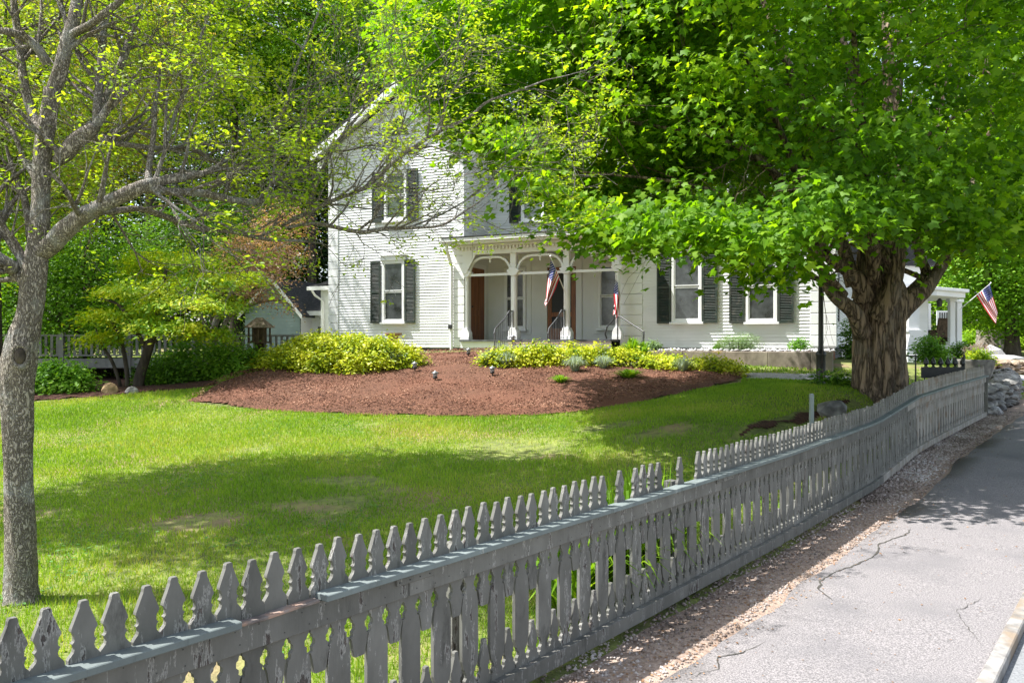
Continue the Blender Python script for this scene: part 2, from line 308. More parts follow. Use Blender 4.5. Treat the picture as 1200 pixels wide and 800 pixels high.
def leaf_shape(kind):
    if kind == 'maple':
        o = [(0,0,0)]+[(math.sin(R(a))*r*.5, math.cos(R(a))*r*.62, -.10*r*abs(math.sin(R(a)))-.10*r*r) for a, r in LOBES]
        fs = [(0,1,2,3),(0,3,4,5),(0,5,6,7),(0,7,8,9)]
        # tips sit at even places: shift so that every quad holds one tip
        return np.array(o), np.array(fs)
    if kind == 'oval':
        return np.array([(0,-.5,0),(.24,-.1,.03),(.17,.28,.0),(0,.5,-.08),(-.17,.28,.0),(-.24,-.1,.03)]), np.array([(0,1,2,3),(0,3,4,5)])
    if kind == 'diamond':
        return np.array([(0,-.5,0),(.30,.0,.06),(0,.5,-.06),(-.30,0,.06)]), np.array([(0,1,2,3)])
    if kind == 'blade':
        return np.array([(-.05,0,0),(.05,0,0),(.03,.6,.04),(0,1,.18)]), np.array([(0,1,2,3)])
def leaves(name, P, T, Nn, size, kind, m, parent=None):
    """P positions, T tip directions, Nn face normals, size lengths"""
    S, Fc = leaf_shape(kind)
    T = nrm(T); X = nrm(np.cross(T, Nn)); Z = np.cross(X, T)
    V = P[:,None,:]+size[:,None,None]*(S[None,:,0:1]*X[:,None,:]+S[None,:,1:2]*T[:,None,:]+S[None,:,2:3]*Z[:,None,:])
    n = len(S); fs = (np.arange(len(P))[:,None,None]*n+Fc[None]).reshape(-1, Fc.shape[1])
    return np_mesh(name, V.reshape(-1,3), fs, m, parent)
def rand_dirs(n, g=rng): return nrm(g.normal(size=(n,3)))
def crown_points(c, r, K, shell=(.55,1.0), lumps=9, amp=.22, ex=2.0, zmin=-1, g=rng):
    D = rand_dirs(K*3, g); D = D[D[:,2] > zmin][:K]; K = len(D)
    B = rand_dirs(lumps, g); w = g.uniform(-amp, amp, lumps)
    k = 1+(np.exp(-5*(1-D@B.T))*w).sum(1)
    if ex != 2.0: k = k*(np.abs(D)**ex).sum(1)**(-1/ex)
    rr = g.uniform(shell[0]**2, shell[1]**2, K)**.5*k
    return np.array(c)+D*rr[:,None]*np.array(r), D
def spray(Cn, D, n, sx, sz, size, kind, m, name, parent=None, droop=.5, jit=.5, up=1.0, g=rng, sv=.25):
    K = len(Cn)
    off = g.normal(size=(K,n,3))*np.array([sx,sx,sz]); 
    off[...,2] -= droop*.35*(off[...,0]**2+off[...,1]**2)/max(sx,1e-3)
    P = (Cn[:,None,:]+off).reshape(-1,3)
    az = g.uniform(0, 2*math.pi, K*n)
    T = np.stack([np.cos(az), np.sin(az), -droop+g.normal(size=K*n)*.35], 1)
    o2 = off.reshape(-1,3)/max(sx,1e-3); T[:,:2] += o2[:,:2]*.8+np.repeat(D[:,:2], n, 0)*.5
    N_ = np.stack([g.normal(size=K*n)*jit, g.normal(size=K*n)*jit, np.full(K*n, up)], 1)+np.repeat(D, n, 0)*.55
    sz_ = size*g.uniform(1-sv, 1+sv, K*n)
    return leaves(name, P, T, N_, sz_, kind, m, parent)
def segs(name, A, B, ra, rb, m, parent=None, n=4):
    A = np.array(A, float); B = np.array(B, float); ra = np.array(ra); rb = np.array(rb)
    d = nrm(B-A); up = np.where(np.abs(d[:,2:3]) > .9, np.array([[1.,0,0]]), np.array([[0,0,1.]]))
    x = nrm(np.cross(d, up)); y = np.cross(d, x)
    an = np.arange(n)*2*math.pi/n; c = np.cos(an)[None,:,None]; s = np.sin(an)[None,:,None]
    ring = x[:,None,:]*c+y[:,None,:]*s
    V = np.concatenate([A[:,None,:]+ring*ra[:,None,None], B[:,None,:]+ring*rb[:,None,None]], 1)
    k = np.arange(n); q = np.stack([k, (k+1)%n, (k+1)%n+n, k+n], 1)
    fs = (np.arange(len(A))[:,None,None]*2*n+q[None]).reshape(-1,4)
    return np_mesh(name, V.reshape(-1,3), fs, m, parent, True)
def smooth_path(pts, k=4):
    """Catmull-Rom through (x,y,z,r)"""
    p = [np.array(q, float) for q in pts]; p = [2*p[0]-p[1]]+p+[2*p[-1]-p[-2]]; out = []
    for i in range(1, len(p)-2):
        for j in range(k):
            t = j/k
            out.append(.5*((2*p[i])+(-p[i-1]+p[i+1])*t+(2*p[i-1]-5*p[i]+4*p[i+1]-p[i+2])*t*t+(-p[i-1]+3*p[i]-3*p[i+1]+p[i+2])*t**3))
    out.append(p[-2]); return out
def limb(mb, pts, n=8, k=4, wob=None):
    q = smooth_path(pts, k); mb.tube([a[:3] for a in q], [max(a[3], .002) for a in q], n, wob=wob); return q
def in_poly(x, y, poly):
    x = np.asarray(x); y = np.asarray(y); r = np.zeros(x.shape, bool); n = len(poly)
    for i in range(n):
        x0, y0 = poly[i]; x1, y1 = poly[(i+1)%n]
        c = ((y0 > y) != (y1 > y)) & (x < (x1-x0)*(y-y0)/((y1-y0) or 1e-9)+x0)
        r ^= c
    return r
def px_poly(pts): return [(p.x, p.y) for p in (ground_at(*q) for q in pts)]
def vnoise(x, y, sc, seed=0):
    g = np.random.default_rng(seed); G = g.uniform(0, 1, (64, 64)); x = x*sc; y = y*sc
    xi = np.floor(x).astype(int); yi = np.floor(y).astype(int); fx = x-xi; fy = y-yi; fx = fx*fx*(3-2*fx); fy = fy*fy*(3-2*fy)
    a = G[xi%64, yi%64]; b = G[(xi+1)%64, yi%64]; c = G[xi%64, (yi+1)%64]; d = G[(xi+1)%64, (yi+1)%64]
    return (a*(1-fx)+b*fx)*(1-fy)+(c*(1-fx)+d*fx)*fy

# ------------------------------------------------------------------ ground
def axis(lo, hi, flo, fhi, fine):
    a = list(np.arange(flo, fhi, fine)); s = fine; v = a[-1]
    while v < hi: s = min(s*1.25, 40); v += s; a.append(v)
    s = fine; v = a[0]
    while v > lo: s = min(s*1.25, 40); v -= s; a.insert(0, v)
    return np.array(a)
def grid_faces(nx, ny):
    i, j = np.meshgrid(np.arange(nx-1), np.arange(ny-1), indexing='ij'); a = (i*ny+j).ravel()
    return np.stack([a, a+ny, a+ny+1, a+1], 1)
gx = axis(-350, 350, -9, 13, .2); gy = axis(-30, 420, 1, 26, .2)
X, Y = np.meshgrid(gx, gy, indexing='ij'); Z = terr_np(X, Y)
s_, t_ = st(X, Y); dip = np.clip((t_-.03)/.12, 0, 1)*np.where(t_ > 2.2, .22, .06)*np.where(t_ > 9, 0, 1)
Z = Z-dip
o = np_mesh('lawn', np.stack([X,Y,Z], -1).reshape(-1,3), grid_faces(len(gx), len(gy)), M['soil'], None, True)
setp(o, kind='structure')
def strip(name, tvals, dz, m, s0=-9, s1=70, ds=.25, crown=None):
    s = np.arange(s0, s1, ds); T = np.array(tvals)
    S, TT = np.meshgrid(s, np.arange(len(T)), indexing='ij')
    tt = T[TT] if T.ndim == 1 else None
    wig = (vnoise(S, S*0+TT, 1.3, 3)-.5)*.10+(vnoise(S, S*0+TT+9, 5, 4)-.5)*.04
    if crown: tt = tt+wig*np.array(crown)[TT]
    x, y = xy(S, tt); z = street(S)+np.array(dz)[TT]
    o = np_mesh(name, np.stack([x,y,z], -1).reshape(-1,3), grid_faces(len(s), len(T)), m, None, True)
    return setp(o, kind='structure')
strip('verge', [-.10,.1,.25,.42,.70], [-.035,-.02,.0,.005,-.012], M['verge'], ds=.12, s1=40)
strip('sidewalk', [.57,.60,.9,1.3,1.7,1.97], [-.02,.012,.022,.026,.022,.016], M['asphalt'], ds=.12, crown=[1,1,0,0,0,.15], s1=40)
strip('street', [2.052,3,5,7.5], [-.045,-.04,-.03,-.06], M['road'], ds=.5, s1=60)
k = MB()
s = -8.0
while s < 40:
    L = rnd.uniform(1.4, 2.0); a0 = xy(s+.01, 1.965); a1 = xy(s+L-.01, 1.965); b0 = xy(s+.01, 2.05); b1 = xy(s+L-.01, 2.05); z = float(street(s)); z1 = float(street(s+L))
    j = rnd.uniform(-.006,.006)
    vs = [(*a0,z-.2),(*a1,z1-.2),(*b1,z1-.2),(*b0,z-.2),(*a0,z+.028+j),(*a1,z1+.028+j),(*b1,z1+.024+j),(*b0,z+.024+j)]
    k.add(vs, [(0,3,2,1),(4,5,6,7),(0,1,5,4),(1,2,6,5),(2,3,7,6),(3,0,4,7)]); s += L
setp(k.build('kerb', M['kerbstone'], bevel=.008), kind='structure')
# cracks in the sidewalk, traced as thin ribbons lying on it
k = MB()
def ribbon(pts, w):
    q = []
    for i in range(len(pts)-1):
        p0, p1 = ground_at(*pts[i]), ground_at(*pts[i+1]); m = max(2, int((p1-p0).length/.05))
        for j in range(m): q.append(p0.lerp(p1, j/m))
    q = [Vector((p.x+rnd.uniform(-.012,.012), p.y+rnd.uniform(-.012,.012), 0)) for p in q]
    vs = []
    for i, p in enumerate(q):
        d = (q[min(i+1,len(q)-1)]-q[max(i-1,0)]).normalized(); n = Vector((-d.y, d.x, 0)); ww = w*rnd.uniform(.3,1)*min(1, (len(q)-i)/6, (i+1)/6)
        s, t = st(p.x, p.y); z = float(street(s))+float(np.interp(t, [.57,.60,.9,1.3,1.7,1.97], [-.02,.012,.022,.026,.022,.016]))+.004
        vs += [(p.x+n.x*ww, p.y+n.y*ww, z), (p.x-n.x*ww, p.y-n.y*ww, z)]
    k.add(vs, [(2*i, 2*i+1, 2*i+3, 2*i+2) for i in range(len(q)-1)])
ribbon([(975,707),(960,694),(962,683),(980,672),(1003,664),(1018,657),(1030,649),(1030,640),(1045,634),(1063,628),(1068,620)], .010)
ribbon([(1010,660),(1003,664)], .006); ribbon([(806,798),(840,787),(842,772),(868,768),(905,752)], .006)
ribbon([(978,708),(990,711)], .004); ribbon([(1150,760),(1120,720),(1160,700)], .003)
setp(k.build('sidewalk_cracks', M['crack']), kind='structure')

# sheets that follow the terrain inside an outline
def sheet(name, poly, m, dz, cell=.07, fade=.35, kind='structure', hump=0.0, seed=1):
    xs = [p[0] for p in poly]; ys = [p[1] for p in poly]
    gx = np.arange(min(xs)-.2, max(xs)+.2, cell); gy = np.arange(min(ys)-.2, max(ys)+.2, cell)
    X, Y = np.meshgrid(gx, gy, indexing='ij')
    xw = X+(vnoise(X, Y, 2.2, seed)-.5)*.35; yw = Y+(vnoise(X, Y, 2.2, seed+5)-.5)*.35
    ins = in_poly(xw, yw, poly)
    d = np.full(X.shape, 9.0)
    for i in range(len(poly)):
        a = np.array(poly[i]); b = np.array(poly[(i+1)%len(poly)]); ab = b-a; L2 = (ab**2).sum() or 1e-9
        t = np.clip(((X-a[0])*ab[0]+(Y-a[1])*ab[1])/L2, 0, 1); d = np.minimum(d, np.hypot(X-a[0]-t*ab[0], Y-a[1]-t*ab[1]))
    Z = terr_np(X, Y)+.004+dz*np.minimum(d/.25, 1)+hump*np.minimum(d/.9, 1)*ins+(vnoise(X, Y, 7, seed+2)-.5)*min(.02, dz*.6)+(vnoise(X, Y, 1.5, seed+3)-.5)*hump*.6*np.minimum(d/.5,1)
    f = grid_faces(len(gx), len(gy)); keep = ins.ravel()[f].all(1)
    used = np.unique(f[keep]); remap = np.zeros(X.size, int); remap[used] = np.arange(len(used))
    V = np.stack([X,Y,Z], -1).reshape(-1,3)[used]
    o = np_mesh(name, V, remap[f[keep]], m, None, True); setp(o, kind=kind); return o
mul_px = [(222,471),(300,480),(400,486),(540,489),(620,487),(700,479),(770,468),(830,455),(868,448),(872,440),(780,428),(742,420),(700,414),(620,412),(530,414),(500,415),(420,420),(320,432),(255,450)]
MUL = px_poly(mul_px)
sheet('mulch_bed', MUL, M['mulch'], .035, hump=.08)
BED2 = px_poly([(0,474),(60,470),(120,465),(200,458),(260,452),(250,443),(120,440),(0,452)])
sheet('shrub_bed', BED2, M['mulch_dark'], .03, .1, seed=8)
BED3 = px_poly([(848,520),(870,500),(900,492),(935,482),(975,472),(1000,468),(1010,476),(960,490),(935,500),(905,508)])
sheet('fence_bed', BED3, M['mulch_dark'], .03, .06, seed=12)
PATH = px_poly([(872,437),(930,438),(1000,441),(1000,449),(930,446),(874,444)])
sheet('garden_path', PATH, M['granite'], .03, .07, seed=15)
DRV = px_poly([(1136,440),(1165,437),(1225,443),(1225,448),(1170,444)])
sheet('driveway', DRV, M['drive'], .05, .2, seed=18)

# lawn grass blades (uncountable: one object)
def blades(name, n, box, hgt, m, mask, wid=.10, power=1.0, lean=.45, seed=3):
    g = np.random.default_rng(seed)
    # denser near the camera: pick depth with falling weight
    y = (g.uniform(0, 1, n*3)**power)*(box[3]-box[2])+box[2]; x = g.uniform(box[0], box[1], n*3)
    vis = (np.abs(x) < y*.70+.6)
    x, y = x[vis], y[vis]; k = mask(x, y); x, y = x[k][:n], y[k][:n]
    z = terr_np(x, y); P = np.stack([x,y,z-.004], 1); a = g.uniform(0, 6.28, len(x)); l = np.abs(g.normal(size=len(x)))*lean
    T = np.stack([np.cos(a)*l, np.sin(a)*l, np.ones(len(x))], 1); b = g.uniform(0, 6.28, len(x))
    N_ = np.stack([np.cos(b), np.sin(b), np.zeros(len(x))+.2], 1)
    hn = hgt*g.uniform(.5, 1.25, len(x))*(.7+.7*vnoise(x, y, 1.1, 21))
    S = np.array([(-.5,0,0),(.5,0,0),(0,1,.2)])
    T = nrm(T); Xx = nrm(np.cross(T, N_)); Zz = np.cross(Xx, T); w = wid*(1+y/14)
    V = P[:,None,:]+S[None,:,0:1]*Xx[:,None,:]*w[:,None,None]+S[None,:,1:2]*T[:,None,:]*hn[:,None,None]+S[None,:,2:3]*Zz[:,None,:]*hn[:,None,None]
    return np_mesh(name, V.reshape(-1,3), np.arange(len(P)*3).reshape(-1,3), m)
def lawn_mask(x, y):
    s, t = st(x, y); k = t < -.06
    for P in (MUL, BED2, BED3, PATH): k &= ~in_poly(x, y, P)
    nz = vnoise(x, y, .55, 31)*.6+vnoise(x, y, 1.7, 32)*.4
    bare = np.clip((nz-.70)/.12, 0, 1)
    for (cx, cy, rx, ry) in BARE:
        q = ((x-cx)/rx)**2+((y-cy)/ry)**2+(vnoise(x, y, 2.5, 40)-.5)*.9; bare = np.maximum(bare, np.clip(1.25-q, 0, 1))
    return k & (rng.uniform(0, 1, x.shape) > bare*.93) & ~((np.abs(x-1) < .0) )
b1, b2 = ground_at(600,527), ground_at(235,612)
BARE = [(b1.x, b1.y, 1.0, .8), (b2.x, b2.y, .45, .35), (ground_at(720,500).x, ground_at(720,500).y, .7,.35)]
o = blades('lawn_grass', 330000, (-13, 9, 2.2, 17.5), .050, M['grass'], lawn_mask, .0065, 1.15)
setp(o, 'short sunlit lawn grass behind the picket fence', 'grass', kind='stuff')
o = blades('far_grass', 60000, (-14, 18, 15, 34), .06, M['grass'], lambda x, y: lawn_mask(x, y) & ~in_poly(x, y, [(-8,21.5),(9.5,18.6),(14,28),(-8,34)]), .014, 1.0, seed=5)
setp(o, 'lawn grass beyond the mulch bed and beside the path', 'grass', kind='stuff')
# mulch chips
g = np.random.default_rng(5)
def chips(name, poly, n, dz, m, sz=(.018,.05), seed=5):
    g = np.random.default_rng(seed); xs = [p[0] for p in poly]; ys = [p[1] for p in poly]
    x = g.uniform(min(xs), max(xs), n*3); y = g.uniform(min(ys), max(ys), n*3); k = in_poly(x, y, poly); x, y = x[k][:n], y[k][:n]
    z = terr_np(x, y)+dz+g.uniform(0, .02, len(x)); a = g.uniform(0, 6.28, len(x))
    T = np.stack([np.cos(a), np.sin(a), g.normal(size=len(x))*.35], 1)
    return leaves(name, np.stack([x,y,z],1), T, np.stack([g.normal(size=len(x))*.4, g.normal(size=len(x))*.4, np.ones(len(x))], 1), g.uniform(*sz, len(x)), 'diamond', m)
setp(chips('bark_chips', MUL, 45000, .115, M['chip']), 'shredded reddish bark chips covering the mound', 'mulch', kind='stuff')
mc = np.array(MUL).mean(0); setp(chips('stray_chips', [(mc[0]+(x-mc[0])*1.045, mc[1]+(y-mc[1])*1.10) for x, y in MUL], 5000, .012, M['chip'], (.018,.045), 6), 'stray bark chips strewn along the mound edge', 'mulch', kind='stuff')
g = np.random.default_rng(66); n = 60000; y = 3+g.uniform(0,1,n)**1.2*11; x = g.uniform(-11,7,n); k = lawn_mask(x,y) & (vnoise(x,y,1.3,70)+.5*vnoise(x,y,4,71) > .98) & (np.abs(x) < y*.7+.6); x, y = x[k], y[k]; n = len(x)
a = g.uniform(0,6.28,n); P_ = np.stack([x,y,terr_np(x,y)+g.uniform(.02,.055,n)],1)
M['clover'] = leaf_mat('broadleaf_weeds', [(.06,.16,.03),(.09,.23,.04),(.14,.30,.06)], .35, .6)
setp(leaves('lawn_weeds', P_, np.stack([np.cos(a),np.sin(a),g.normal(size=n)*.2],1), np.stack([g.normal(size=n)*.3,g.normal(size=n)*.3,np.ones(n)],1), g.uniform(.02,.045,n), 'oval', M['clover']), 'patches of broadleaf weeds and clover in the lawn', 'weeds', kind='stuff')
# verge pebbles and litter
def pebbles(name, n, smin, smax, t0, t1, size, m, seed):
    g = np.random.default_rng(seed); s = g.uniform(smin, smax, n); t = g.uniform(t0, t1, n); x, y = xy(s, t); z = street(s)
    ph = np.array([(1,0,0),(0,1,0),(-1,0,0),(0,-1,0),(0,0,.8),(0,0,-.6)]); fs = np.array([(0,1,4),(1,2,4),(2,3,4),(3,0,4),(1,0,5),(2,1,5),(3,2,5),(0,3,5)])
    r = size*g.uniform(.3, 1, n)**2+size*.15
    a = g.uniform(0, 6.28, n); ca, sa = np.cos(a), np.sin(a)
    V = ph[None]*g.uniform(.6, 1.3, (n,1,3))*r[:,None,None]
    Vx = V[...,0]*ca[:,None]-V[...,1]*sa[:,None]; Vy = V[...,0]*sa[:,None]+V[...,1]*ca[:,None]
    V = np.stack([Vx+x[:,None], Vy+y[:,None], V[...,2]+z[:,None]+.002], -1)
    return np_mesh(name, V.reshape(-1,3), (np.arange(n)[:,None,None]*6+fs[None]).reshape(-1,3), m)
M['pebble'] = leaf_mat('mixed_pebbles', [(.10,.08,.065),(.22,.17,.14),(.36,.30,.26),(.48,.44,.41)], 0, .85)
M['litter'] = leaf_mat('dry_leaf_litter', [(.14,.07,.035),(.26,.14,.07),(.38,.24,.13)], .1, .85)
setp(pebbles('verge_gravel', 14000, -4, 17, .0, .56, .016, M['pebble'], 8), 'loose gravel and grit at the foot of the fence', 'gravel', kind='stuff')
setp(pebbles('grey_gravel', 6000, 6.5, 16, -.02, .44, .03, M['pebble'], 9), 'coarse dark gravel in the shade of the big tree', 'gravel', kind='stuff')
g = np.random.default_rng(12); n = 4200; s = g.uniform(-4, 14, n); t = np.abs(g.normal(.42, .16, n)); t = np.where(g.uniform(0,1,n) < .12, g.uniform(.5, 1.95, n), t); x, y = xy(s, t)
zz = street(s)+np.interp(t, [.5,.53,.9,1.3,1.97], [.004,.015,.024,.028,.02])+.004
a = g.uniform(0, 6.28, n); T = np.stack([np.cos(a), np.sin(a), g.normal(size=n)*.1], 1)
setp(leaves('leaf_litter', np.stack([x,y,zz],1), T, np.stack([g.normal(size=n)*.3, g.normal(size=n)*.3, np.ones(n)],1), g.uniform(.008,.028,n), 'diamond', M['litter']), 'dry brown leaf scraps along the asphalt edge', 'leaf litter', kind='stuff')

def rock(name, loc, r, m, label=None, cat=None, group=None, parent=None, seed=0, sub=2, flat=1.0):
    bm = bmesh.new(); bmesh.ops.create_icosphere(bm, subdivisions=sub, radius=1); g = np.random.default_rng(seed)
    B = rand_dirs(9, g); h = g.uniform(.55, .95, 9)
    for v in bm.verts:
        d = np.array(v.co); k = 1.0
        for b, hh in zip(B, h):
            q = float(d@b)
            if q*k > hh: k = hh/q
        v.co = Vector(d*k*(1+g.normal()*.02)*np.array(r))
        if v.co.z < -r[2]*.5*flat: v.co.z = -r[2]*.5*flat
    me = bpy.data.meshes.new(name); bm.to_mesh(me); bm.free(); me.materials.append(m)
    o = bpy.data.objects.new(name, me); C.objects.link(o); o.location = loc; o.rotation_euler = (0, 0, g.uniform(0, 6))
    if parent: o.parent = parent
    return setp(o, label, cat, group)

# ================================================================== HOUSE
U_, V_ = (math.cos(R(24)), -math.sin(R(24))), None
cu, su = math.cos(R(24)), math.sin(R(24)); Z0 = 23.5; HZ = 1.6
def U(px, w):
    x = (px-CX)/F; return (x*(Z0-cu*w)+su*w)/(cu+su*x)
def dep(u, w): return Z0-su*u-cu*w
def zl(py, u, w): return EYE-HZ+(HY-py)*dep(u, w)/F
def Wof(px, u):
    x = (px-CX)/F; return (x*(Z0-su*u)-cu*u)/(-su+cu*x)
house = empty('white_house', (0, Z0, HZ), -R(24), 'large white clapboard house with dark shutters and an arched front porch', 'house')
EX = .0865
def siding(name, plane, lo, hi, z0, z1, m, axis='y', sgn=-1, parent=house, ex=EX):
    """clapboards on the plane (axis = plane), from lo to hi (numbers or functions of z) facing sgn."""
    mb = MB(); z = z0
    f = (lambda v: v if callable(v) else (lambda _z: v))
    a, b = f(lo), f(hi)
    while z < z1-.01:
        zt = min(z+ex, z1); o0 = plane+sgn*.024; o1 = plane+sgn*.002; jit = rnd.uniform(-.0006,.0006)
        pts = [(a(z), o0+jit, z), (b(z), o0+jit, z), (b(zt), o1, zt), (a(zt), o1, zt), (a(z), plane, z), (b(z), plane, z)]
        if axis == 'x': pts = [(p[1], p[0], p[2]) for p in pts]
        mb.add(pts, [(0,1,2,3), (4,5,1,0)]); z = zt
    # the solid wall behind the boards
    return mb.build(name, m, parent)
def wall_block(name, poly_uz, w0, w1, m=None):
    mb = MB(); mb.prism(poly_uz, 'y', -w0+.02, -w1); return mb.build(name, m or M['siding'], house)
WU0, WU1, WW = U(387,.5), -1.36, .5
RU0, RU1 = U(727,0), U(978,0)
PW = -1.2
APX, EAV = 8.3, 6.5
mid = (WU0+WU1)/2+.62
gab = [(WU0,.2),(WU1,.2),(WU1,EAV),(mid,APX-.12),(WU0,EAV)]
wall_block('wall', gab, WW, -8.5)
sl = (APX-.12-EAV)/(mid-WU0); sr = (APX-.12-EAV)/(WU1-mid)
siding('clapboards', -WW, lambda z: WU0 if z < EAV else WU0+(z-EAV)/sl, lambda z: WU1 if z < EAV else WU1-(z-EAV)/sr, .2, APX-.14, M['siding'])
wall_block('wall', [(WU1+.002,.2),(RU0-.002,.2),(RU0-.002,6.75),(WU1+.002,6.75)], PW, -8.8)
siding('clapboards', -PW, WU1, RU0, 3.2, 6.7, M['siding'])
wall_block('wall', [(RU0,.2),(RU1,.2),(RU1,6.75),(RU0,6.75)], 0, -9)
siding('clapboards', 0, RU0, RU1, .2, 6.7, M['siding'])
siding('clapboards', RU1, -.03, 9, .2, 6.7, M['siding'], axis='x', sgn=1)
siding('clapboards', WU0, -WW+.03, 8.5, .2, 6.3, M['siding'], axis='x', sgn=-1)
siding('clapboards', WU1, -WW+.03, -PW, 3.2, 6.4, M['siding'], axis='x', sgn=1)
# smooth porch wall
mb = MB(); mb.box(WU1, RU0, -PW-.02, -PW, .4, 3.25); mb.build('porch_wall', M['cream'], house)
mb = MB(); mb.box(WU1, WU1+.02, -WW+.05, -PW-.021, .4, 3.25); mb.build('porch_wall', M['cream'], house)
mb = MB(); mb.box(RU0-.02, RU0, .05, -PW-.021, .4, 3.25); mb.build('porch_wall', M['cream'], house)
# foundation
mb = MB(); mb.box(WU0+.05, WU1-.03, -WW+.05, 8.4, -.6, .2); mb.box(RU0+.03, RU1-.05, .06, 8.9, -.6, .2); mb.box(WU1-.02, RU0+.02, 1.25, 8, -.6, .2)
mb.build('foundation', M['found'], house)
# water table boards
mb = MB(); mb.box(WU0-.02, WU1+.02, -WW-.03, -WW+.01, .17, .215); mb.build('base_trim', M['white'], house); mb = MB(); mb.box(RU0-.02, RU1+.02, -.03, .01, .17, .215); mb.build('base_trim', M['white'], house)
# quoins
def quoins(u0, u1, w, z0, z1, px_pitch=.285, side=None, dpt=.3):
    mb = MB(); z = z0
    while z < z1-.1:
        zt = min(z+px_pitch, z1)
        mb.box(u0, u1, -w-.045, -w+.012, z+.022, zt)
        if side: mb.box(u1-.012 if side > 0 else u0-.045, u1+.045 if side > 0 else u0+.012, -w-.045, -w+dpt, z+.022, zt)
        z = zt
    return mb.build('quoins', M['white'], house, bevel=.006)
quoins(WU0, U(397,WW), WW, .2, EAV-.2, .245, -1)
quoins(WU1-.30, WU1, WW, .2, EAV-.2, .245, 1)
quoins(RU0, U(753,0), 0, .2, 6.4, .29)
quoins(U(949.5,0), RU1, 0, .2, 6.4, .282, 1)
def frame_box(mb, u0, u1, z0, z1, y0, y1, b):
    mb.box(u0-b, u0, y0, y1, z0-b, z1+b); mb.box(u1, u1+b, y0, y1, z0-b, z1+b); mb.box(u0, u1, y0, y1, z1, z1+b); mb.box(u0, u1, y0, y1, z0-b, z0)
def window(u0, u1, z0, z1, w, b=.065, glass='glass', shut=None, cas=None, cap=True, rails=1):
    y = -w-.016; mb = MB(); frame_box(mb, u0, u1, z0, z1, y-.065, y+.010, b)
    f = mb.build('window', M['white'], house, bevel=.004)
    mb = MB(); mb.box(u0-b-.05, u1+b+.05, y-.13, y-.003, z0-b-.06, z0-b-.003); mb.build('sill', M['white'], f, bevel=.005)
    if cap:
        mb = MB(); mb.box(u0-b-.04, u1+b+.04, y-.10, y-.003, z1+b+.003, z1+b+.14); mb.box(u0-b-.07, u1+b+.07, y-.14, y-.003, z1+b+.143, z1+b+.18); mb.build('window_head', M['white'], f, bevel=.005)
    zm = (z0+z1)/2
    mb = MB(); s = .03
    for a0, a1, dy in ((z0, zm-.01, 0), (zm+.012, z1, -.012)):
        frame_box(mb, u0+s+.001, u1-s-.001, a0+s, a1-s, y-.04+dy, y-.012+dy, s-.002)
    mb.build('sash', M['white'], f)
    mb = MB(); mb.box(u0+s, u1-s, y-.022, y-.018, z0+s, zm-s); mb.box(u0+s, u1-s, y-.034, y-.030, zm+s, z1-s); mb.build('pane', M[glass], f)
    if shut:
        for (a, c) in shut:
            mb = MB(); t = .045; za, zb = z0-b-.03, z1+b
            mb.box(a, a+t, y-.075, y-.035, za, zb); mb.box(c-t, c, y-.075, y-.035, za, zb)
            for zz in (za, (za+zb)/2-.03, zb-.06): mb.box(a+t, c-t, y-.075, y-.035, zz, zz+.06)
            z = za+.075
            while z < zb-.08:
                if not ((za+zb)/2-.05 < z < (za+zb)/2+.03):
                    j = rnd.uniform(-.003,.003)
                    mb.add([(a+t,y-.04,z+.034),(c-t,y-.04,z+.034),(c-t,y-.072+j,z),(a+t,y-.072+j,z),(a+t,y-.033,z+.028),(c-t,y-.033,z+.028),(c-t,y-.065+j,z-.006),(a+t,y-.065+j,z-.006)],
                           [(0,1,2,3),(7,6,5,4),(3,2,6,7),(0,4,5,1)])
                z += .042
            mb.box(a+t, c-t, y-.036, y-.030, za+.05, zb-.05)
            mb.build('shutter', M['shutter'], house)
    return f
def win_px(x0, x1, y0, y1, w, shut=None, **k):
    u0, u1 = U(x0, w), U(x1, w); um = (u0+u1)/2
    sh = [(U(a, w), U(c, w)) for a, c in shut] if shut else None
    return window(u0, u1, zl(y1, um, w), zl(y0, um, w), w, shut=sh, **k)
win_px(790.5, 820, 297, 374.5, 0, [(770.5,786.5),(823.5,841)])
win_px(877.5, 908, 296.5, 374.5, 0, [(855,872.5),(912,930)])
win_px(451.5, 473, 308, 375, .5, [(435.8,447),(476,487.6)])
win_px(454, 475.5, 203, 256, .5, [(437.5,450),(479,491)], glass='glass_green')
# upper windows
win_px(614, 636, 203, 256.5, PW, [(598,610.5),(640,652)], glass='glass_green')
for x0, x1, s0, s1 in ((790.5,820,(770.5,786.5),(823.5,841)), (877.5,908,(855,872.5),(912,930))):
    win_px(x0, x1, 150, 215, 0, [s0, s1], glass='glass_green')
# porch windows with wide casings
for x0, x1 in ((594.5,615),(704.5,726.5)):
    u0, u1 = U(x0, PW-.0), U(x1, PW); z0, z1 = .80, 2.58
    mb = MB(); frame_box(mb, u0-.07, u1+.07, z0-.07, z1+.12, -PW-.045, -PW-.019, .16); mb.build('casing', M['cream'], house, bevel=.004)
    window(u0, u1, z0, z1, PW+.022, cap=False)
# gable vent
mb = MB(); vz0, vz1 = zl(157, mid, WW), zl(136, mid, WW); vu = U(468, WW)
mb.prism([(vu-.42,vz0),(vu+.42,vz0),(vu,vz1+.05)], 'y', -WW-.035, -WW-.018); v = mb.build('gable_vent', M['shutter'], house)
mb = MB()
for sgn in (-1, 1):
    mb.prism([(vu+sgn*.62,vz0-.08),(vu+sgn*.40,vz0-.0),(vu,vz1+.05),(vu,vz1+.22)], 'y', -WW-.09, -WW-.02)
mb.box(vu-.62, vu+.62, -WW-.09, -WW-.02, vz0-.13, vz0-.082); mb.build('vent_trim', M['white'], v)
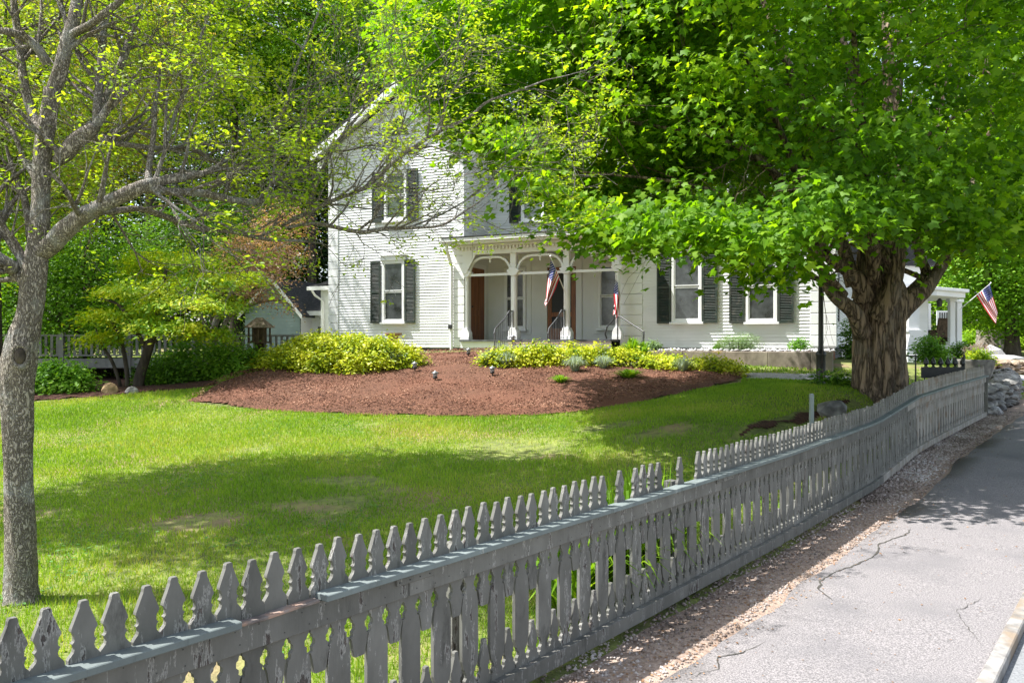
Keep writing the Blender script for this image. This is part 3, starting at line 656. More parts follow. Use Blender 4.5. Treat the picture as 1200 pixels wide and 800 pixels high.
# wing roof, bargeboards
def slope_roof(mb, u0, z0, u1, z1, w0, w1, th=.10):
    mb.prism([(u0,z0),(u1,z1),(u1,z1+th),(u0,z0+th)], 'y', -w0, -w1)
rs = (APX-EAV)/(mid-WU0); ov = .42
mb = MB(); slope_roof(mb, WU0-ov, EAV-ov*rs+.12, mid, APX+.12, WW+.45, -8.6); rs2 = (APX-EAV)/(WU1-mid); slope_roof(mb, WU1+ov, EAV-ov*rs2+.12, mid, APX+.12, WW+.45, -8.6)
rf = mb.build('roof', M['roof'], house)
mb = MB()
for sg, ue in ((-1, WU0-ov), (1, WU1+ov)):
    for (dz0, dz1, ya, yb) in ((-.16, .11, .47, .40), (-.40, -.165, .12, .02)):
        e = ue; z_e = EAV-ov*(rs if sg < 0 else rs2)
        mb.prism([(e, z_e+dz0), (mid, APX+dz0), (mid, APX+dz1), (e, z_e+dz1)], 'y', -WW-ya, -WW-yb)
mb.build('bargeboard', M['white'], house)
mb = MB()
for ue in (WU0-ov, WU1+ov):
    rq = rs if ue < mid else rs2; mb.prism([(ue,EAV-ov*rq-.0),(mid,APX-.0),(mid,APX+.115),(ue,EAV-ov*rq+.115)], 'y', -WW-.40, -WW+.01)
mb.build('soffit', M['white'], house)
# main roof and cornice
mb = MB(); mb.prism([(-.55+1.2,6.85),(5,9.6),(5,9.72),(-.55+1.2,6.97)], 'x', WU1+.3, RU0); mb.prism([(-.55,6.85),(5,9.6),(5,9.72),(-.55,6.97)], 'x', RU0, RU1+.5)
mb.prism([(9.6,6.85),(5,9.6),(5,9.72),(9.6,6.97)], 'x', WU1+.3, RU1+.5)
mr = mb.build('roof', M['roof'], house)
mb = MB(); mb.box(5.2, 5.9, 4.6, 5.4, 8.9, 10.8); mb.box(5.15, 5.95, 4.55, 5.45, 10.5, 10.65); mb.build('chimney', mat('old_brick', (.30,.12,.08), (.2,.08,.06), 9, .9), mr)
mb = MB(); mb.box(WU1+.45, RU0, .66, 1.18, 6.62, 6.84); mb.box(RU0, RU1+.45, -.54, -.02, 6.62, 6.84); mb.box(WU1+.45, RU0, 1.10, 1.175, 6.3, 6.615); mb.box(RU0, RU1, -.09, -.02, 6.3, 6.615)
mb.build('cornice', M['white'], house, bevel=.01)
mb = MB(); mb.prism([(0,6.8),(9,6.8),(5,9.6)], 'x', RU1-.05, RU1); mb.build('gable_end', M['siding'], house)
mb = MB(); mb.box(RU1+.003,RU1+.04, .9,1.5, 2.0,2.5); mb.build('side_window_casing', M['white'], house)
mb = MB(); mb.box(RU1+.041,RU1+.05, 1.0,1.4, 2.08,2.42); mb.build('side_window', M['glass'], house)
mb = MB(); mb.box(RU1+.003,RU1+.05, 2.2,2.9, .9,2.3); mb.build('side_window', M['glass'], house)
# left annex
au = U(376, -3)
mb = MB(); mb.box(au, WU0-.02, 3, 6, -.2, 2.35); mb.build('annex_wall', M['white'], house)
mb = MB(); mb.prism([(au-.3,2.35),(WU0-.02,2.95),(WU0-.02,3.05),(au-.3,2.45)], 'y', 2.7, 6.2); mb.build('annex_roof', M['roof'], house)
mb = MB(); mb.box(au-.36, WU0-.05, 2.62, 2.70, 2.28, 2.42); mb.tube([(au-.15,2.66,2.28),(au-.12,2.8,2.1),(au+.12,2.95,1.9),(au+.14,2.96,.2)], .045); mb.build('gutter', M['white'], house)
# porch
FZ = .40
mb = MB(); mb.box(WU1+.02, RU0-.05, -.80, -PW-.02, FZ-.055, FZ); mb.build('porch_floor', M['iron_grey'], house)
mb = MB(); mb.box(WU1+.03, RU0-.05, -.74, -.70, .16, FZ-.056); mb.box(WU1+.1, RU0-.1, -.66, 1, -.1, .15); mb.build('porch_skirt', M['white'], house)
PL = .45
pu = [U(547,PL), U(602.5,PL), U(664.5,PL), U(724,PL)]
bz = zl(297, 0, PL)
for i, u in enumerate(pu):
    mb = MB(); h = .10 if i not in (0, 3) else .08
    mb.box(u-h-.05, u+h+.05, -PL-h-.05, -PL+h+.05, FZ, FZ+.10); mb.prism([(u-h-.05,FZ+.10),(u+h+.05,FZ+.10),(u+h+.05,FZ+.2),(u+h-.02,FZ+.34),(u-h+.02,FZ+.34),(u-h-.05,FZ+.2)], 'y', -PL-h-.03, -PL+h+.03)
    q = h-.015; mb.prism([(u-q,-PL-q+.04),(u-q+.04,-PL-q),(u+q-.04,-PL-q),(u+q,-PL-q+.04),(u+q,-PL+q-.04),(u+q-.04,-PL+q),(u-q+.04,-PL+q),(u-q,-PL+q-.04)], 'z', FZ+.34, 2.25)
    mb.prism([(u-q,2.25),(u+q,2.25),(u+h+.10,2.40),(u+h+.02,2.44),(u+q,2.50),(u-q,2.50),(u-h-.02,2.44),(u-h-.10,2.40)], 'y', -PL-h-.02, -PL+h+.02)
    mb.box(u-h+.01, u+h-.01, -PL-h+.01, -PL+h-.01, 2.50, bz)
    mb.build('porch_column', M['white'], house, bevel=.006)
for i in range(3):
    a, b = pu[i]+.08, pu[i+1]-.08; mb = MB(); r = .48
    pts = [(a, 2.44)]+[(a+r-r*math.cos(t), bz-.06-r+.0+r*math.sin(t)) for t in np.linspace(0, math.pi/2, 8)]+[(b-r+r*math.sin(t), bz-.06-r+r*math.cos(t)) for t in np.linspace(0, math.pi/2, 8)]+[(b, 2.44)]
    pts[0] = (a, bz-.06-r-.02); pts[-1] = (b, bz-.06-r-.02)
    out = []
    for j, p in enumerate(pts):
        p0 = pts[max(0,j-1)]; p1 = pts[min(len(pts)-1,j+1)]; d = Vector((p1[0]-p0[0], p1[1]-p0[1])).normalized(); out.append((p[0]+d.y*.06, p[1]-d.x*.06))
    for j in range(len(pts)-1):
        mb.prism([pts[j], pts[j+1], out[j+1], out[j]], 'y', -PL-.04, -PL+.04)
    c = (a+b)/2; mb.lathe([(.012,0),(.03,-.02),(.07,-.06),(.02,-.10),(.035,-.14),(.005,-.2)], c, -PL, 8, bz-.06)
    mb.build('porch_arch', M['white'], house)
    z0, z1 = zl(322-(i*3.4), 0, PL), zl(319-(i*3.4), 0, PL)
mb = MB(); mb.box(pu[0], pu[3], -PL-.025, -PL+.005, 2.275, 2.345); mb.build('porch_rail_bar', M['white'], house)
mb = MB(); pl0, pl1 = U(545,PL)-.12, RU0+.05
mb.box(pl0, pl1, -PL-.13, -PL+.13, bz, bz+.22); mb.box(pl0-.12, pl1+.1, -PL-.30, -PL+.13, bz+.223, bz+.27)
u = pl0
while u < pl1: mb.box(u, u+.05, -PL-.20, -PL-.131, bz+.12, bz+.222); u += .11
mb.build('porch_frieze', M['white'], house)
cu0 = WU1-.42; cu1 = RU0+.62
mb = MB(); mb.box(cu0, cu1, -PL-.62, -PL-.30, bz+.273, bz+.33); mb.box(cu0-.04, cu1+.04, -PL-.70, -PL-.36, bz+.333, bz+.44)
mb.prism([(cu0,bz+.273),(cu1,bz+.273),(cu1,bz+.44),(cu0,bz+.44)], 'y', -PL-.36, -.06)
mb.build('porch_cornice', M['white'], house, bevel=.01)
mb = MB(); mb.prism([(-PL-.72,bz+.443),(-PW-.0,bz+.72),(-PW,bz+.75),(-PL-.72,bz+.47)], 'x', WU1+.02, RU0-.02); mb.prism([(-PL-.72,bz+.443),(-.06,bz+.56),(-.06,bz+.59),(-PL-.72,bz+.47)], 'x', cu0, WU1); mb.build('porch_roof', M['roof'], house)
mb = MB(); mb.box(WU1+.02, RU0-.02, -PL+.13, -PW-.02, bz+.15, bz+.18); pc = mb.build('porch_ceiling', M['cream'], house)
mb = MB(); mb.lathe([(.02,0),(.16,-.02),(.2,-.07),(.13,-.15),(.02,-.18)], U(648,-.4), .4, 14, bz+.15); mb.build('ceiling_lamp', M['lamp_glass'], pc)
for (a, b) in ((WU1-.0, .25),):
    mb = MB(); mb.prism([(WU1+.02,2.35),(WU1+.12,2.35),(WU1+.45,bz),(WU1+.02,bz)], 'y', -WW-.08, -WW-.05); mb.build('porch_bracket', M['white'], house)
mb = MB(); du = U(529.5,WW+.06); mb.tube([(du,-WW-.09,-.12),(du,-WW-.09,2.55),(du-.02,-WW-.12,2.72),(du+.05,-WW-.45,3.0),(du+.05,-WW-.5,bz+.3)], .05, 8); mb.build('downspout', M['white'], house)
mb = MB(); mb.box(du-.055, du+.055, -WW-.20, -WW-.145, .72, .85); mb.build('outdoor_socket', M['iron'], house)
# doors: one on the side wall of the wing, one in the back wall of the porch
w0, w1 = Wof(550.8, WU1+.03), Wof(567, WU1+.03)
mb = MB(); x0 = WU1+.021
for (a, b, c, d) in ((-w0-.10,-w0,.4,2.72), (-w1,-w1+.10,.4,2.72), (-w0,-w1,2.60,2.72)): mb.box(x0, x0+.04, a, b, c, d)
mb.build('door_casing', M['white'], house)
mb = MB(); mb.box(x0, x0+.03, -w0+.005, -w1-.005, .41, 2.59)
ym = (-w0-w1)/2
for (a, b) in ((-w0+.1, ym-.04), (ym+.04, -w1-.1)):
    for (c, d) in ((.55,1.15), (1.3,2.45)): mb.box(x0+.03, x0+.042, a, b, c, d)
dr = mb.build('door', M['door'], house, bevel=.006)
mb = MB(); mb.lathe([(.025,0),(.03,.03),(.02,.05)], x0+.05, -w0+.09, 8, 1.38); mb.build('handle', M['iron'], dr)
d0, d1 = U(643, PW), U(674.5, PW)
mb = MB(); mb.box(d0-.20, d0-.03, -PW-.06, -PW-.019, .4, 2.85); mb.box(d1+.03, d1+.22, -PW-.06, -PW-.019, .4, 2.85); mb.box(d0-.03, d1+.03, -PW-.06, -PW-.019, 2.62, 2.85); mb.build('door_casing', M['cream'], house, bevel=.005)
mb = MB(); y0, y1 = -PW-.05, -PW-.02; s = .115
mb.box(d0-.02, d0+s, y0, y1, .41, 2.61); mb.box(d1-s, d1+.02, y0, y1, .41, 2.61); mb.box(d0+s, d1-s, y0, y1, 2.48, 2.61); mb.box(d0+s, d1-s, y0, y1, .41, .75); mb.box(d0+s, d1-s, y0, y1, 1.1, 1.24)
dr = mb.build('door', M['door'], house, bevel=.006)
mb = MB(); mb.box(d0+s, d1-s, y1-.016, y1-.01, .75, 1.1); mb.box(d0+s, d1-s, y1-.016, y1-.01, 1.24, 2.48); mb.build('screen', M['screen'], dr)
# steps and iron rails
su0, su1 = U(603,1.0), U(662,1.0)
mb = MB()
for i in range(3): mb.box(su0-.1, su1+.1, -.80-.32*(i+1), -.80-.32*i-.003, -.5, .27-.14*i)
mb.build('porch_steps', M['granite'], house, bevel=.01)
mb = MB(); mb.box(su0-.15, su1+.15, -1.12, -.803, .273, .315); mb.build('step_tread', M['stepwood'], house, bevel=.008)
def iron_rail(u, nm='handrail'):
    mb = MB(); zt = 1.22
    mb.tube([(u,-.55,zt),(u,-.80,zt),(u,-1.15,.98),(u,-1.75,.70),(u,-1.82,.55)], .02, 6)
    mb.tube([(u,-.55,zt),(u,-.55,.4)], .018, 6); mb.tube([(u,-1.78,.6),(u,-1.78,-.2)], .02, 6)
    for k in range(9):
        y = -.65-k*.125; z = zt if y > -.8 else zt-(-.8-y)/.95*.52
        mb.tube([(u,y,z),(u,y,max(.42-(max(0,-.8-y))*.45, 0)+.0)], .008, 4)
    mb.build(nm, M['iron_grey'], house)
iron_rail(U(590,1.2)); iron_rail(U(652,1.2))
mb = MB(); a, b = U(722,.9), U(757,1.1)
mb.tube([(a,-.75,1.02),(a+.1,-.78,1.0),(b-.05,-1.3,.62),(b,-1.32,.60),(b+.0,-1.33,.4),(b,-1.33,-.1)], .02, 6); mb.tube([(a,-.75,1.02),(a,-.75,.4)], .02, 6); mb.tube([(a-.12,-.72,1.28),(a-.08,-.72,1.15),(a-.12,-.72,.95),(a-.3,-.72,.75),(a-.36,-.72,.55),(a-.32,-.72,.41)], .024, 6)
mb.build('handrail', M['iron'], house)

# stars and stripes flags
def to_world(u, w, z): return house.matrix_basis @ Vector((u, -w, z)) if False else Vector((u*cu-su*w, Z0-u*su-cu*w, HZ+z))
def flag(name, top, bot, fly_top, fly_bot, label, pole, fold=.05, seed=0, group=None, waves=2.2):
    """hoist from top to bot (along the pole), fly edge from fly_top to fly_bot"""
    fx = empty(name, pole[0], 0, label, 'flag', group); base = Vector(pole[0])
    nu, nv = 40, 26; mb = MB()
    top, bot, ft, fb = map(Vector, (top, bot, fly_top, fly_bot)); nrm_ = (bot-top).cross(ft-top).normalized()
    V = []
    for i in range(nu+1):
        a = i/nu
        for j in range(nv+1):
            b = j/nv; p = top.lerp(bot, b).lerp(ft.lerp(fb, b), a)
            p = p+nrm_*fold*math.sin(b*math.pi*waves+a*3+seed)*min(1, a*2.5+.25)+Vector((0,0,-.06))*math.sin(a*math.pi)*.6
            V.append(p-base)
    n = nv+1
    for i in range(nu):
        for j in range(nv):
            st_ = j//2; can = i < nu*.4 and j < 14
            mb.cur = 2 if can else (0 if st_%2 == 0 else 1)
            k = i*n+j; mb.f.append((k, k+n, k+n+1, k+1)); mb.mi.append(mb.cur)
    mb.v = [tuple(v) for v in V]
    fl = mb.build('cloth', [M['red'], M['flagwhite'], M['blue']], fx, True)
    # stars: small five-pointed shapes lifted off both faces of the canton
    sb = MB()
    def surf(a, b):
        i = min(int(a*nu), nu-1); j = min(int(b*nv), nv-1); fa, fb_ = a*nu-i, b*nv-j
        return (V[i*n+j]*(1-fa)+V[(i+1)*n+j]*fa)*(1-fb_)+(V[i*n+j+1]*(1-fa)+V[(i+1)*n+j+1]*fa)*fb_
    for r in range(9):
        for c in range(6 if r%2 == 0 else 5):
            a = .4*(c*2+1+(r%2))/12; b = 14/26*(r+1)/10
            p = surf(a, b); px_ = surf(a+.02, b)-p; py_ = surf(a, b+.02)-p; nn = px_.cross(py_).normalized(); px_.normalize(); py_ = nn.cross(px_)
            for sd in (1, -1):
                pts = [p+nn*.004*sd+(px_*math.cos(t)+py_*math.sin(t))*(.015 if q%2 == 0 else .006) for q, t in enumerate(np.linspace(0, 2*math.pi, 11)[:-1])]
                sb.add(pts, [tuple(range(10))])
    sb.build('stars', M['flagwhite'], fl)
    mb = MB(); mb.tube([Vector(pole[0])-base, Vector(pole[1])-base], .014, 8); mb.lathe([(.02,0),(.03,.02),(.005,.05)], *(Vector(pole[1])-base).xy, 8, (Vector(pole[1])-base).z); mb.build('pole', M['flagwhite'], fx)
    return fx
D1 = dep(pu[2], .9)
flag('flag', at(645.5,303.5,D1-.25), at(656,326,D1-.1), at(640,350,D1-.15), at(638,360,D1-.15), 'american flag drooping from a slanted pole on the middle porch column', (at(663,344,D1+.15), at(645,301,D1-.25)), .07, waves=3)
D2 = dep(pu[3], .75)
flag('flag', at(722.5,326,D2), at(725,338,D2+.1), at(719,366,D2), at(723,374,D2), 'american flag hanging limp at the end column beside the quoined corner', (at(726,345,D2+.1), at(722,323,D2)), .07, 1.0, waves=3)

# ================================================================== other buildings
# shed left of the house
sz = 31.0
def bl(px, py, Y): return at(px, py, Y)
shed = empty('garage', (at(330,400,sz).x, sz, 1.6), R(-14), 'low grey green outbuilding with a steep dark roof behind the bird feeder', 'shed')
mb = MB(); hw = 2.0; ez = at(0,366,sz).z-1.6; az_ = at(0,328,sz).z-1.6
mb.prism([(-1.6,-1.0),(.80,-1.0),(.80,ez),(-.35,az_),(-1.6,ez)], 'y', 0, 7); mb.build('wall', M['green_siding'], shed)
siding('clapboards', 0, lambda z: -1.6 if z < ez else -1.6+(z-ez)*1.25/(az_-ez), lambda z: .80 if z < ez else .80-(z-ez)*1.15/(az_-ez), -1, az_-.05, M['green_siding'], parent=shed, ex=.12)
siding('clapboards', .82, 0, 7, -1, ez, M['siding'], axis='x', sgn=1, parent=shed, ex=.12)
ra, rb = (az_-ez)/1.15, (az_-ez)/1.25
mb = MB(); mb.prism([(-.35,az_+.02),(1.0,ez-.2*ra+.02),(1.0,ez-.2*ra+.10),(-.35,az_+.12)], 'y', -.20, 7.2); mb.prism([(-.35,az_+.02),(-1.8,ez-.2*rb+.02),(-1.8,ez-.2*rb+.10),(-.35,az_+.12)], 'y', -.20, 7.2); mb.build('roof', M['roof'], shed)
for sg in ((1.0, ez-.2*ra), (-1.8, ez-.2*rb)):
    mb = MB(); mb.prism([(-.35,az_-.07),(sg[0],sg[1]-.07),(sg[0],sg[1]+.10),(-.35,az_+.12)], 'y', -.24, -.202); mb.build('bargeboard', M['white'], shed)
mb = MB(); mb.box(.84,.87,2.2,3.2,-.1,.5); mb.build('window', M['glass'], shed)
# the shed's own side wall and roof slope, added as a separate block
lw = empty('shed_side', (at(366,400,31.6).x, 31.6, 1.6), R(-20), 'white side wall and broad dark shingled roof slope of the outbuilding', 'ell')
mb = MB(); e2 = at(0,366,31.2).z-1.6; a2 = at(0,329,34.5).z-1.6
mb.box(-1.1, 3.2, 0, 6, -.6, e2); mb.build('wall', M['siding'], lw)
siding('clapboards', 0, -1.1, 3.2, -.6, e2, M['siding'], parent=lw, ex=.11)
mb = MB(); mb.prism([(-.35,e2-.05),(3.2,a2),(3.2,a2+.12),(-.35,e2+.07)], 'x', -1.3, 3.4); mb.prism([(6.4,e2-.05),(3.2,a2),(3.2,a2+.12),(6.4,e2+.07)], 'x', -1.3, 3.4); mb.build('roof', M['roof'], lw)
mb = MB(); mb.box(-1.3, 3.4, -.42, -.352, e2-.12, e2+.05); mb.build('fascia', M['white'], lw)
mb = MB(); mb.box(.25, 1.0, -.05, -.018, .35, 1.0); mb.build('window', M['white'], lw)
mb = MB(); mb.box(.3, .6, -.06, -.051, .4, .95); mb.box(.65, .95, -.06, -.051, .4, .95); mb.build('pane', M['glass'], lw.children[-1])

# deck with railing, far left
dk = empty('deck', at(100,440,19.5)*1, R(4), 'raised grey timber deck with a slatted railing behind the shrubs', 'deck')
dk.location.z = 1.0
dzr = at(0,421,19.5).z-1.0; dzt = at(0,392,19.5).z-1.0
x0, x1 = at(-10,0,19.5).x-dk.location.x, at(385,0,19.5).x-dk.location.x
mb = MB(); mb.box(x0, x1, 0, 3.5, dzr-.22, dzr-.003); mb.box(x0, x1, -.04, -.003, dzr-.2, dzr+.02); mb.build('platform', M['deck'], dk)
mb = MB(); mb.box(x0, x1, -.03, .03, dzt-.04, dzt); mb.box(x0, x1, -.02, .02, dzr+.08, dzr+.12); u = x0
while u < x1: mb.box(u, u+.06, -.015, .015, dzr+.121, dzt-.041); u += .135
mb.build('railing', M['deck'], dk)
for u in np.arange(x0+.1, x1, 1.6):
    mb = MB(); mb.box(u, u+.11, -.06, .06, -.6, dzt+.05); mb.build('post', M['deck'], dk)
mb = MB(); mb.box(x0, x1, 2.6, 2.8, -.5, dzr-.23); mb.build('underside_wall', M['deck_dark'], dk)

# bird feeder house on a post
p = at(304,432,18.2); bf = empty('bird_feeder', p, R(-10), 'brown house shaped bird feeder on a post in front of the grey shed', 'bird feeder')
mb = MB(); zt = at(0,402,18.2).z-p.z; mb.box(-.07,.07,-.07,.07,-.5,zt); mb.build('post', M['birdhouse'], bf)
mb = MB(); zr = at(0,383,18.2).z-p.z; mb.box(-.20,.20,-.18,.18,zt,zt+.04)
for a in (-.18,-.06,.06,.18):
    mb.box(a-.015,a+.015,-.17,-.14,zt+.04,zr); mb.box(a-.015,a+.015,.14,.17,zt+.04,zr)
mb.box(-.13,.13,-.10,.10,zt+.04,zr); mb.build('house_body', M['birdhouse'], bf)
mb = MB(); za = at(0,372,18.2).z-p.z
mb.add([(-.27,-.25,zr-.02),(.27,-.25,zr-.02),(.27,.25,zr-.02),(-.27,.25,zr-.02),(-.08,0,za),(.08,0,za)], [(0,1,5,4),(2,3,4,5),(1,2,5),(3,0,4),(3,2,1,0)]); mb.build('roof', M['thatch'], bf)

# terracotta planter by the wing
p = to_world(U(461,1.0), 1.0, .0); p.z = at(461,403,dep(U(461,1.0),1.0)).z-.25
mb = MB(); mb.lathe([(.10,0),(.12,.25),(.10,.32),(.17,.50),(.26,.54),(.26,.58),(.2,.575),(.16,.52)], 0, 0, 16)
tp = mb.build('planter', M['terracotta'], None, True, p); setp(tp, 'small terracotta pedestal bowl behind the golden shrub', 'planter')

# neighbouring porch on the right
def nb(px, py, Y): return at(px, py, Y)
ph = empty('neighbouring_porch_house', (nb(1068,430,30).x, 30, nb(0,431,30).z), 0, 'white house with a columned side porch beyond the big maple', 'house')
def lx(px, Y): return nb(px, 0, Y).x-ph.location.x
def lz(py, Y): return nb(0, py, Y).z-ph.location.z
mb = MB(); mb.box(-3.4, lx(1081,31), .6, 9, -.5, 3.9); mb.build('wall', M['siding'], ph); siding('clapboards', .6, -3.4, lx(1059,30.6), .2, 3.9, M['siding'], parent=ph, ex=.1)
siding('clapboards', lx(1081,31)+.003, .6, 9, .8, 3.1, M['siding'], axis='x', sgn=1, parent=ph, ex=.1)
mb = MB(); mb.box(-.28,.28,-.28,.28,-.3,.5); mb.prism([(-.30,.5),(.30,.5),(.30,.8),(.2,1.3),(.26,1.36),(.26,1.45),(-.26,1.45),(-.26,1.36),(-.2,1.3),(-.30,.8)], 'y', -.27, .27); mb.box(-.2,.2,-.2,.2,1.45,lz(347,30)); mb.build('porch_pier', M['white'], ph, bevel=.01)
mb = MB(); zr = lz(347,30); o1 = lambda e: [(-.5-e,-.4-e),(.75,-.4-e),(lx(1128,31.3)+e,1.1-e),(lx(1128,31.3)+e,6.5),(-.5-e,6.5)]; mb.prism(o1(0), 'z', zr, zr+.2); mb.prism(o1(.1), 'z', zr+.203, zr+.32); mb.build('porch_roof', M['white'], ph, bevel=.01)
mb = MB(); mb.prism([(-.4,zr+.322),(1.3,zr+.322),(.9,zr+1.0),(-.4,zr+1.5)], 'y', .54, 6.5); mb.build('gable_wall', M['siding'], ph)
mb = MB(); mb.prism([(-3.6,3.906),(lx(1081,31)+.3,3.906),(-1.0,5.6)], 'y', .3, 9.2); mb.build('roof', M['roof'], ph)
fz = lz(404,31.5); mb = MB(); mb.box(lx(1098,31.5), lx(1127,31.5), 1.5, 7, -.5, fz-.08); mb.box(lx(1096,31.5), lx(1129,31.5), 1.42, 7.05, fz-.077, fz); mb.build('porch_base', M['white'], ph)
mb = MB(); u = lx(1099,31.5)
while u < lx(1126,31.5): mb.box(u, u+.07, 1.46, 1.497, -.3, fz-.1); u += .16
mb.build('base_slats', M['white'], ph)
for a_, yy in ((lx(1115,31.7), 1.7), (lx(1123,32.2), 2.2)):
    mb = MB(); mb.box(a_-.10,a_+.10,yy-.1,yy+.1,fz+.12,zr-.12); mb.box(a_-.15,a_+.15,yy-.15,yy+.15,fz,fz+.118); mb.box(a_-.15,a_+.15,yy-.15,yy+.15,zr-.118,zr-.003); mb.build('porch_column', M['white'], ph, bevel=.006)
mb = MB(); mb.box(lx(1083,33), lx(1098,35), 5.5, 5.6, fz, zr); mb.build('porch_wall', M['white'], ph)
mb = MB(); a_, b_ = lx(1100,36), lx(1111,36); mb.box(a_-.08, b_+.08, 6.0, 6.04, lz(379,36)-.08, lz(366,36)+.08); w_ = mb.build('window', M['white'], ph)
mb = MB(); n_ = 4
for q_ in range(n_): mb.box(a_+(b_-a_)*q_/n_+.02, a_+(b_-a_)*(q_+1)/n_-.02, 5.985, 5.997, lz(379,36), lz(366,36))
mb.build('pane', M['glass'], w_)
mb = MB()
for px_ in (1086, 1090): mb.box(lx(px_,34), lx(px_+1.6,34), 5.46, 5.497, fz+.5, zr-.4)
mb.build('shutter_slit', M['glass'], ph)
p = nb(1101,356,31.5); hl = empty('hanging_lantern', p, 0, 'small black lantern hanging under the far porch roof', 'lantern')
mb = MB(); mb.lathe([(.05,-.12),(.10,-.10),(.13,.12),(.03,.22),(.01,.35)], 0, 0, 6); mb.build('lantern_body', M['iron'], hl); 
p = nb(1097,404,33.0); ch = empty('porch_chair', p, R(200), 'wicker chair with a white cushion on the far porch', 'chair')
mb = MB(); mb.box(-.32,.32,-.3,.3,.30,.36); mb.box(-.36,-.32,-.3,.3,0,.62); mb.box(.32,.36,-.3,.3,0,.62); mb.prism([(.26,.36),(.32,.36),(.46,1.1),(.40,1.1)], 'x', -.33,.33); mb.build('frame', M['birdhouse'], ch)
mb = MB(); mb.box(-.30,.30,-.29,.25,.363,.48); mb.build('cushion', M['cushion'], ch, bevel=.03)
fp = nb(1124,363,31)
flag('flag', nb(1160,333,30.2), nb(1144,346,30.5), nb(1169,366,30.2), nb(1167,379,30.3), 'large american flag on a slanted white pole at the far right porch', (fp, nb(1161,332,30.2)), .09, 2.0, waves=3)

# retaining wall, bed behind it
rwp = [(756,424,.0),(830,424,0),(900,424,0),(968,425,0)]
mb = MB(); rw = []
for a in (752, 800, 850, 900, 950, 976):
    w = 1.55; u = U(a, w); q = to_world(u, w, 0); rw.append(q)
for i in range(len(rw)-1):
    a, b = rw[i], rw[i+1]; n = Vector((su,cu,0))*.32; j0 = .02 if i%2 else 0
    z1 = 1.695+rnd.uniform(-.01,.01)
    mb.add([(a.x,a.y,1.0),(b.x,b.y,1.0),(b.x+n.x,b.y+n.y,1.0),(a.x+n.x,a.y+n.y,1.0),(a.x,a.y,z1),(b.x,b.y,z1),(b.x+n.x,b.y+n.y,z1),(a.x+n.x,a.y+n.y,z1)], [(0,3,2,1),(4,5,6,7),(0,1,5,4),(1,2,6,5),(2,3,7,6),(3,0,4,7)])
o = mb.build('retaining_wall', M['concrete_old'], bevel=.012); setp(o, 'low stained stone retaining wall below the two ground floor windows', 'retaining wall')
mb = MB(); a, b = rw[0], rw[-1]; n = Vector((su,cu,0)); q = [a+n*.33, b+n*.33, b+n*1.6, a+n*1.6]
mb.add([(v.x,v.y,1.5) for v in q]+[(v.x,v.y,1.675) for v in q], [(0,3,2,1),(4,5,6,7),(0,1,5,4),(1,2,6,5),(2,3,7,6),(3,0,4,7)]); setp(mb.build('planting_bed', M['mulch']), kind='structure')
# pale stones scattered at the foot of the walls
g = np.random.default_rng(3)
def stones_line(name, label, u0, u1, w0, w1, z, n, r, seed):
    mbs = []; gg = np.random.default_rng(seed); P = []
    ph_ = np.array([(1,0,0),(.3,.95,0),(-.8,.6,0),(-.8,-.6,0),(.3,-.95,0),(0.1,0,.7),(0,0,-.5)]); fs = np.array([(0,1,5),(1,2,5),(2,3,5),(3,4,5),(4,0,5),(1,0,6),(2,1,6),(3,2,6),(4,3,6),(0,4,6)])
    u = gg.uniform(u0, u1, n); w = gg.uniform(w0, w1, n); V = ph_[None]*gg.uniform(.7,1.3,(n,1,3))*(r*gg.uniform(.5,1.2,n))[:,None,None]
    c = np.stack([u*cu-su*w, Z0-u*su-cu*w, np.full(n, HZ+z)+gg.uniform(0,.03,n)], 1)
    o = np_mesh(name, (V+c[:,None,:]).reshape(-1,3), (np.arange(n)[:,None,None]*7+fs[None]).reshape(-1,3), M['stonepale']); setp(o, label, 'gravel', kind='stuff')
M['stonepale'] = leaf_mat('pale_river_stones', [(.25,.24,.235),(.42,.41,.40),(.58,.57,.56)], 0, .8)
stones_line('river_stones', 'pale river stones along the foot of the left wing', U(495,.5), -.6, .55, 1.0, .0, 500, .06, 1)
stones_line('river_stones', 'pale river stones between planting bed and house wall', U(760,0), RU1, .1, .7, .09, 500, .07, 2)

# ================================================================== street furniture
lp = at(962, 457, 15.0); lp.z = terr(lp.x, lp.y)
hl_ = at(962,297,15).z-lp.z
post = empty('lamp_post', lp, 0, 'black iron lamp post with a glass lantern standing left of the big maple trunk', 'lamp post')
mb = MB(); mb.lathe([(.10,-.1),(.10,.10),(.085,.14),(.085,.62),(.10,.66),(.095,.70),(.055,.74),(.048,.80),(.042,hl_-.12),(.06,hl_-.10),(.06,hl_-.06),(.035,hl_)], 0, 0, 14); mb.box(-.13,.13,-.13,.13,-.1,.04); mb.tube([(-.28,0,hl_-.22),(.28,0,hl_-.22)], .014, 6); mb.build('pole', M['iron'], post, True)
mb = MB(); z = hl_
for sx, sy in ((1,1),(1,-1),(-1,1),(-1,-1)): mb.tube([(.08*sx,.08*sy,z),(.13*sx,.13*sy,z+.34)], .009, 5)
mb.box(-.09,.09,-.09,.09,z-.01,z+.012); mb.box(-.14,.14,-.14,.14,z+.335,z+.36); mb.add([(-.15,-.15,z+.362),(.15,-.15,z+.362),(.15,.15,z+.362),(-.15,.15,z+.362),(0,0,z+.5)], [(0,1,4),(1,2,4),(2,3,4),(3,0,4),(3,2,1,0)]); mb.lathe([(.03,0),(.04,.03),(.01,.08)], 0, 0, 8, z+.49); ln = mb.build('lantern', M['iron'], post)
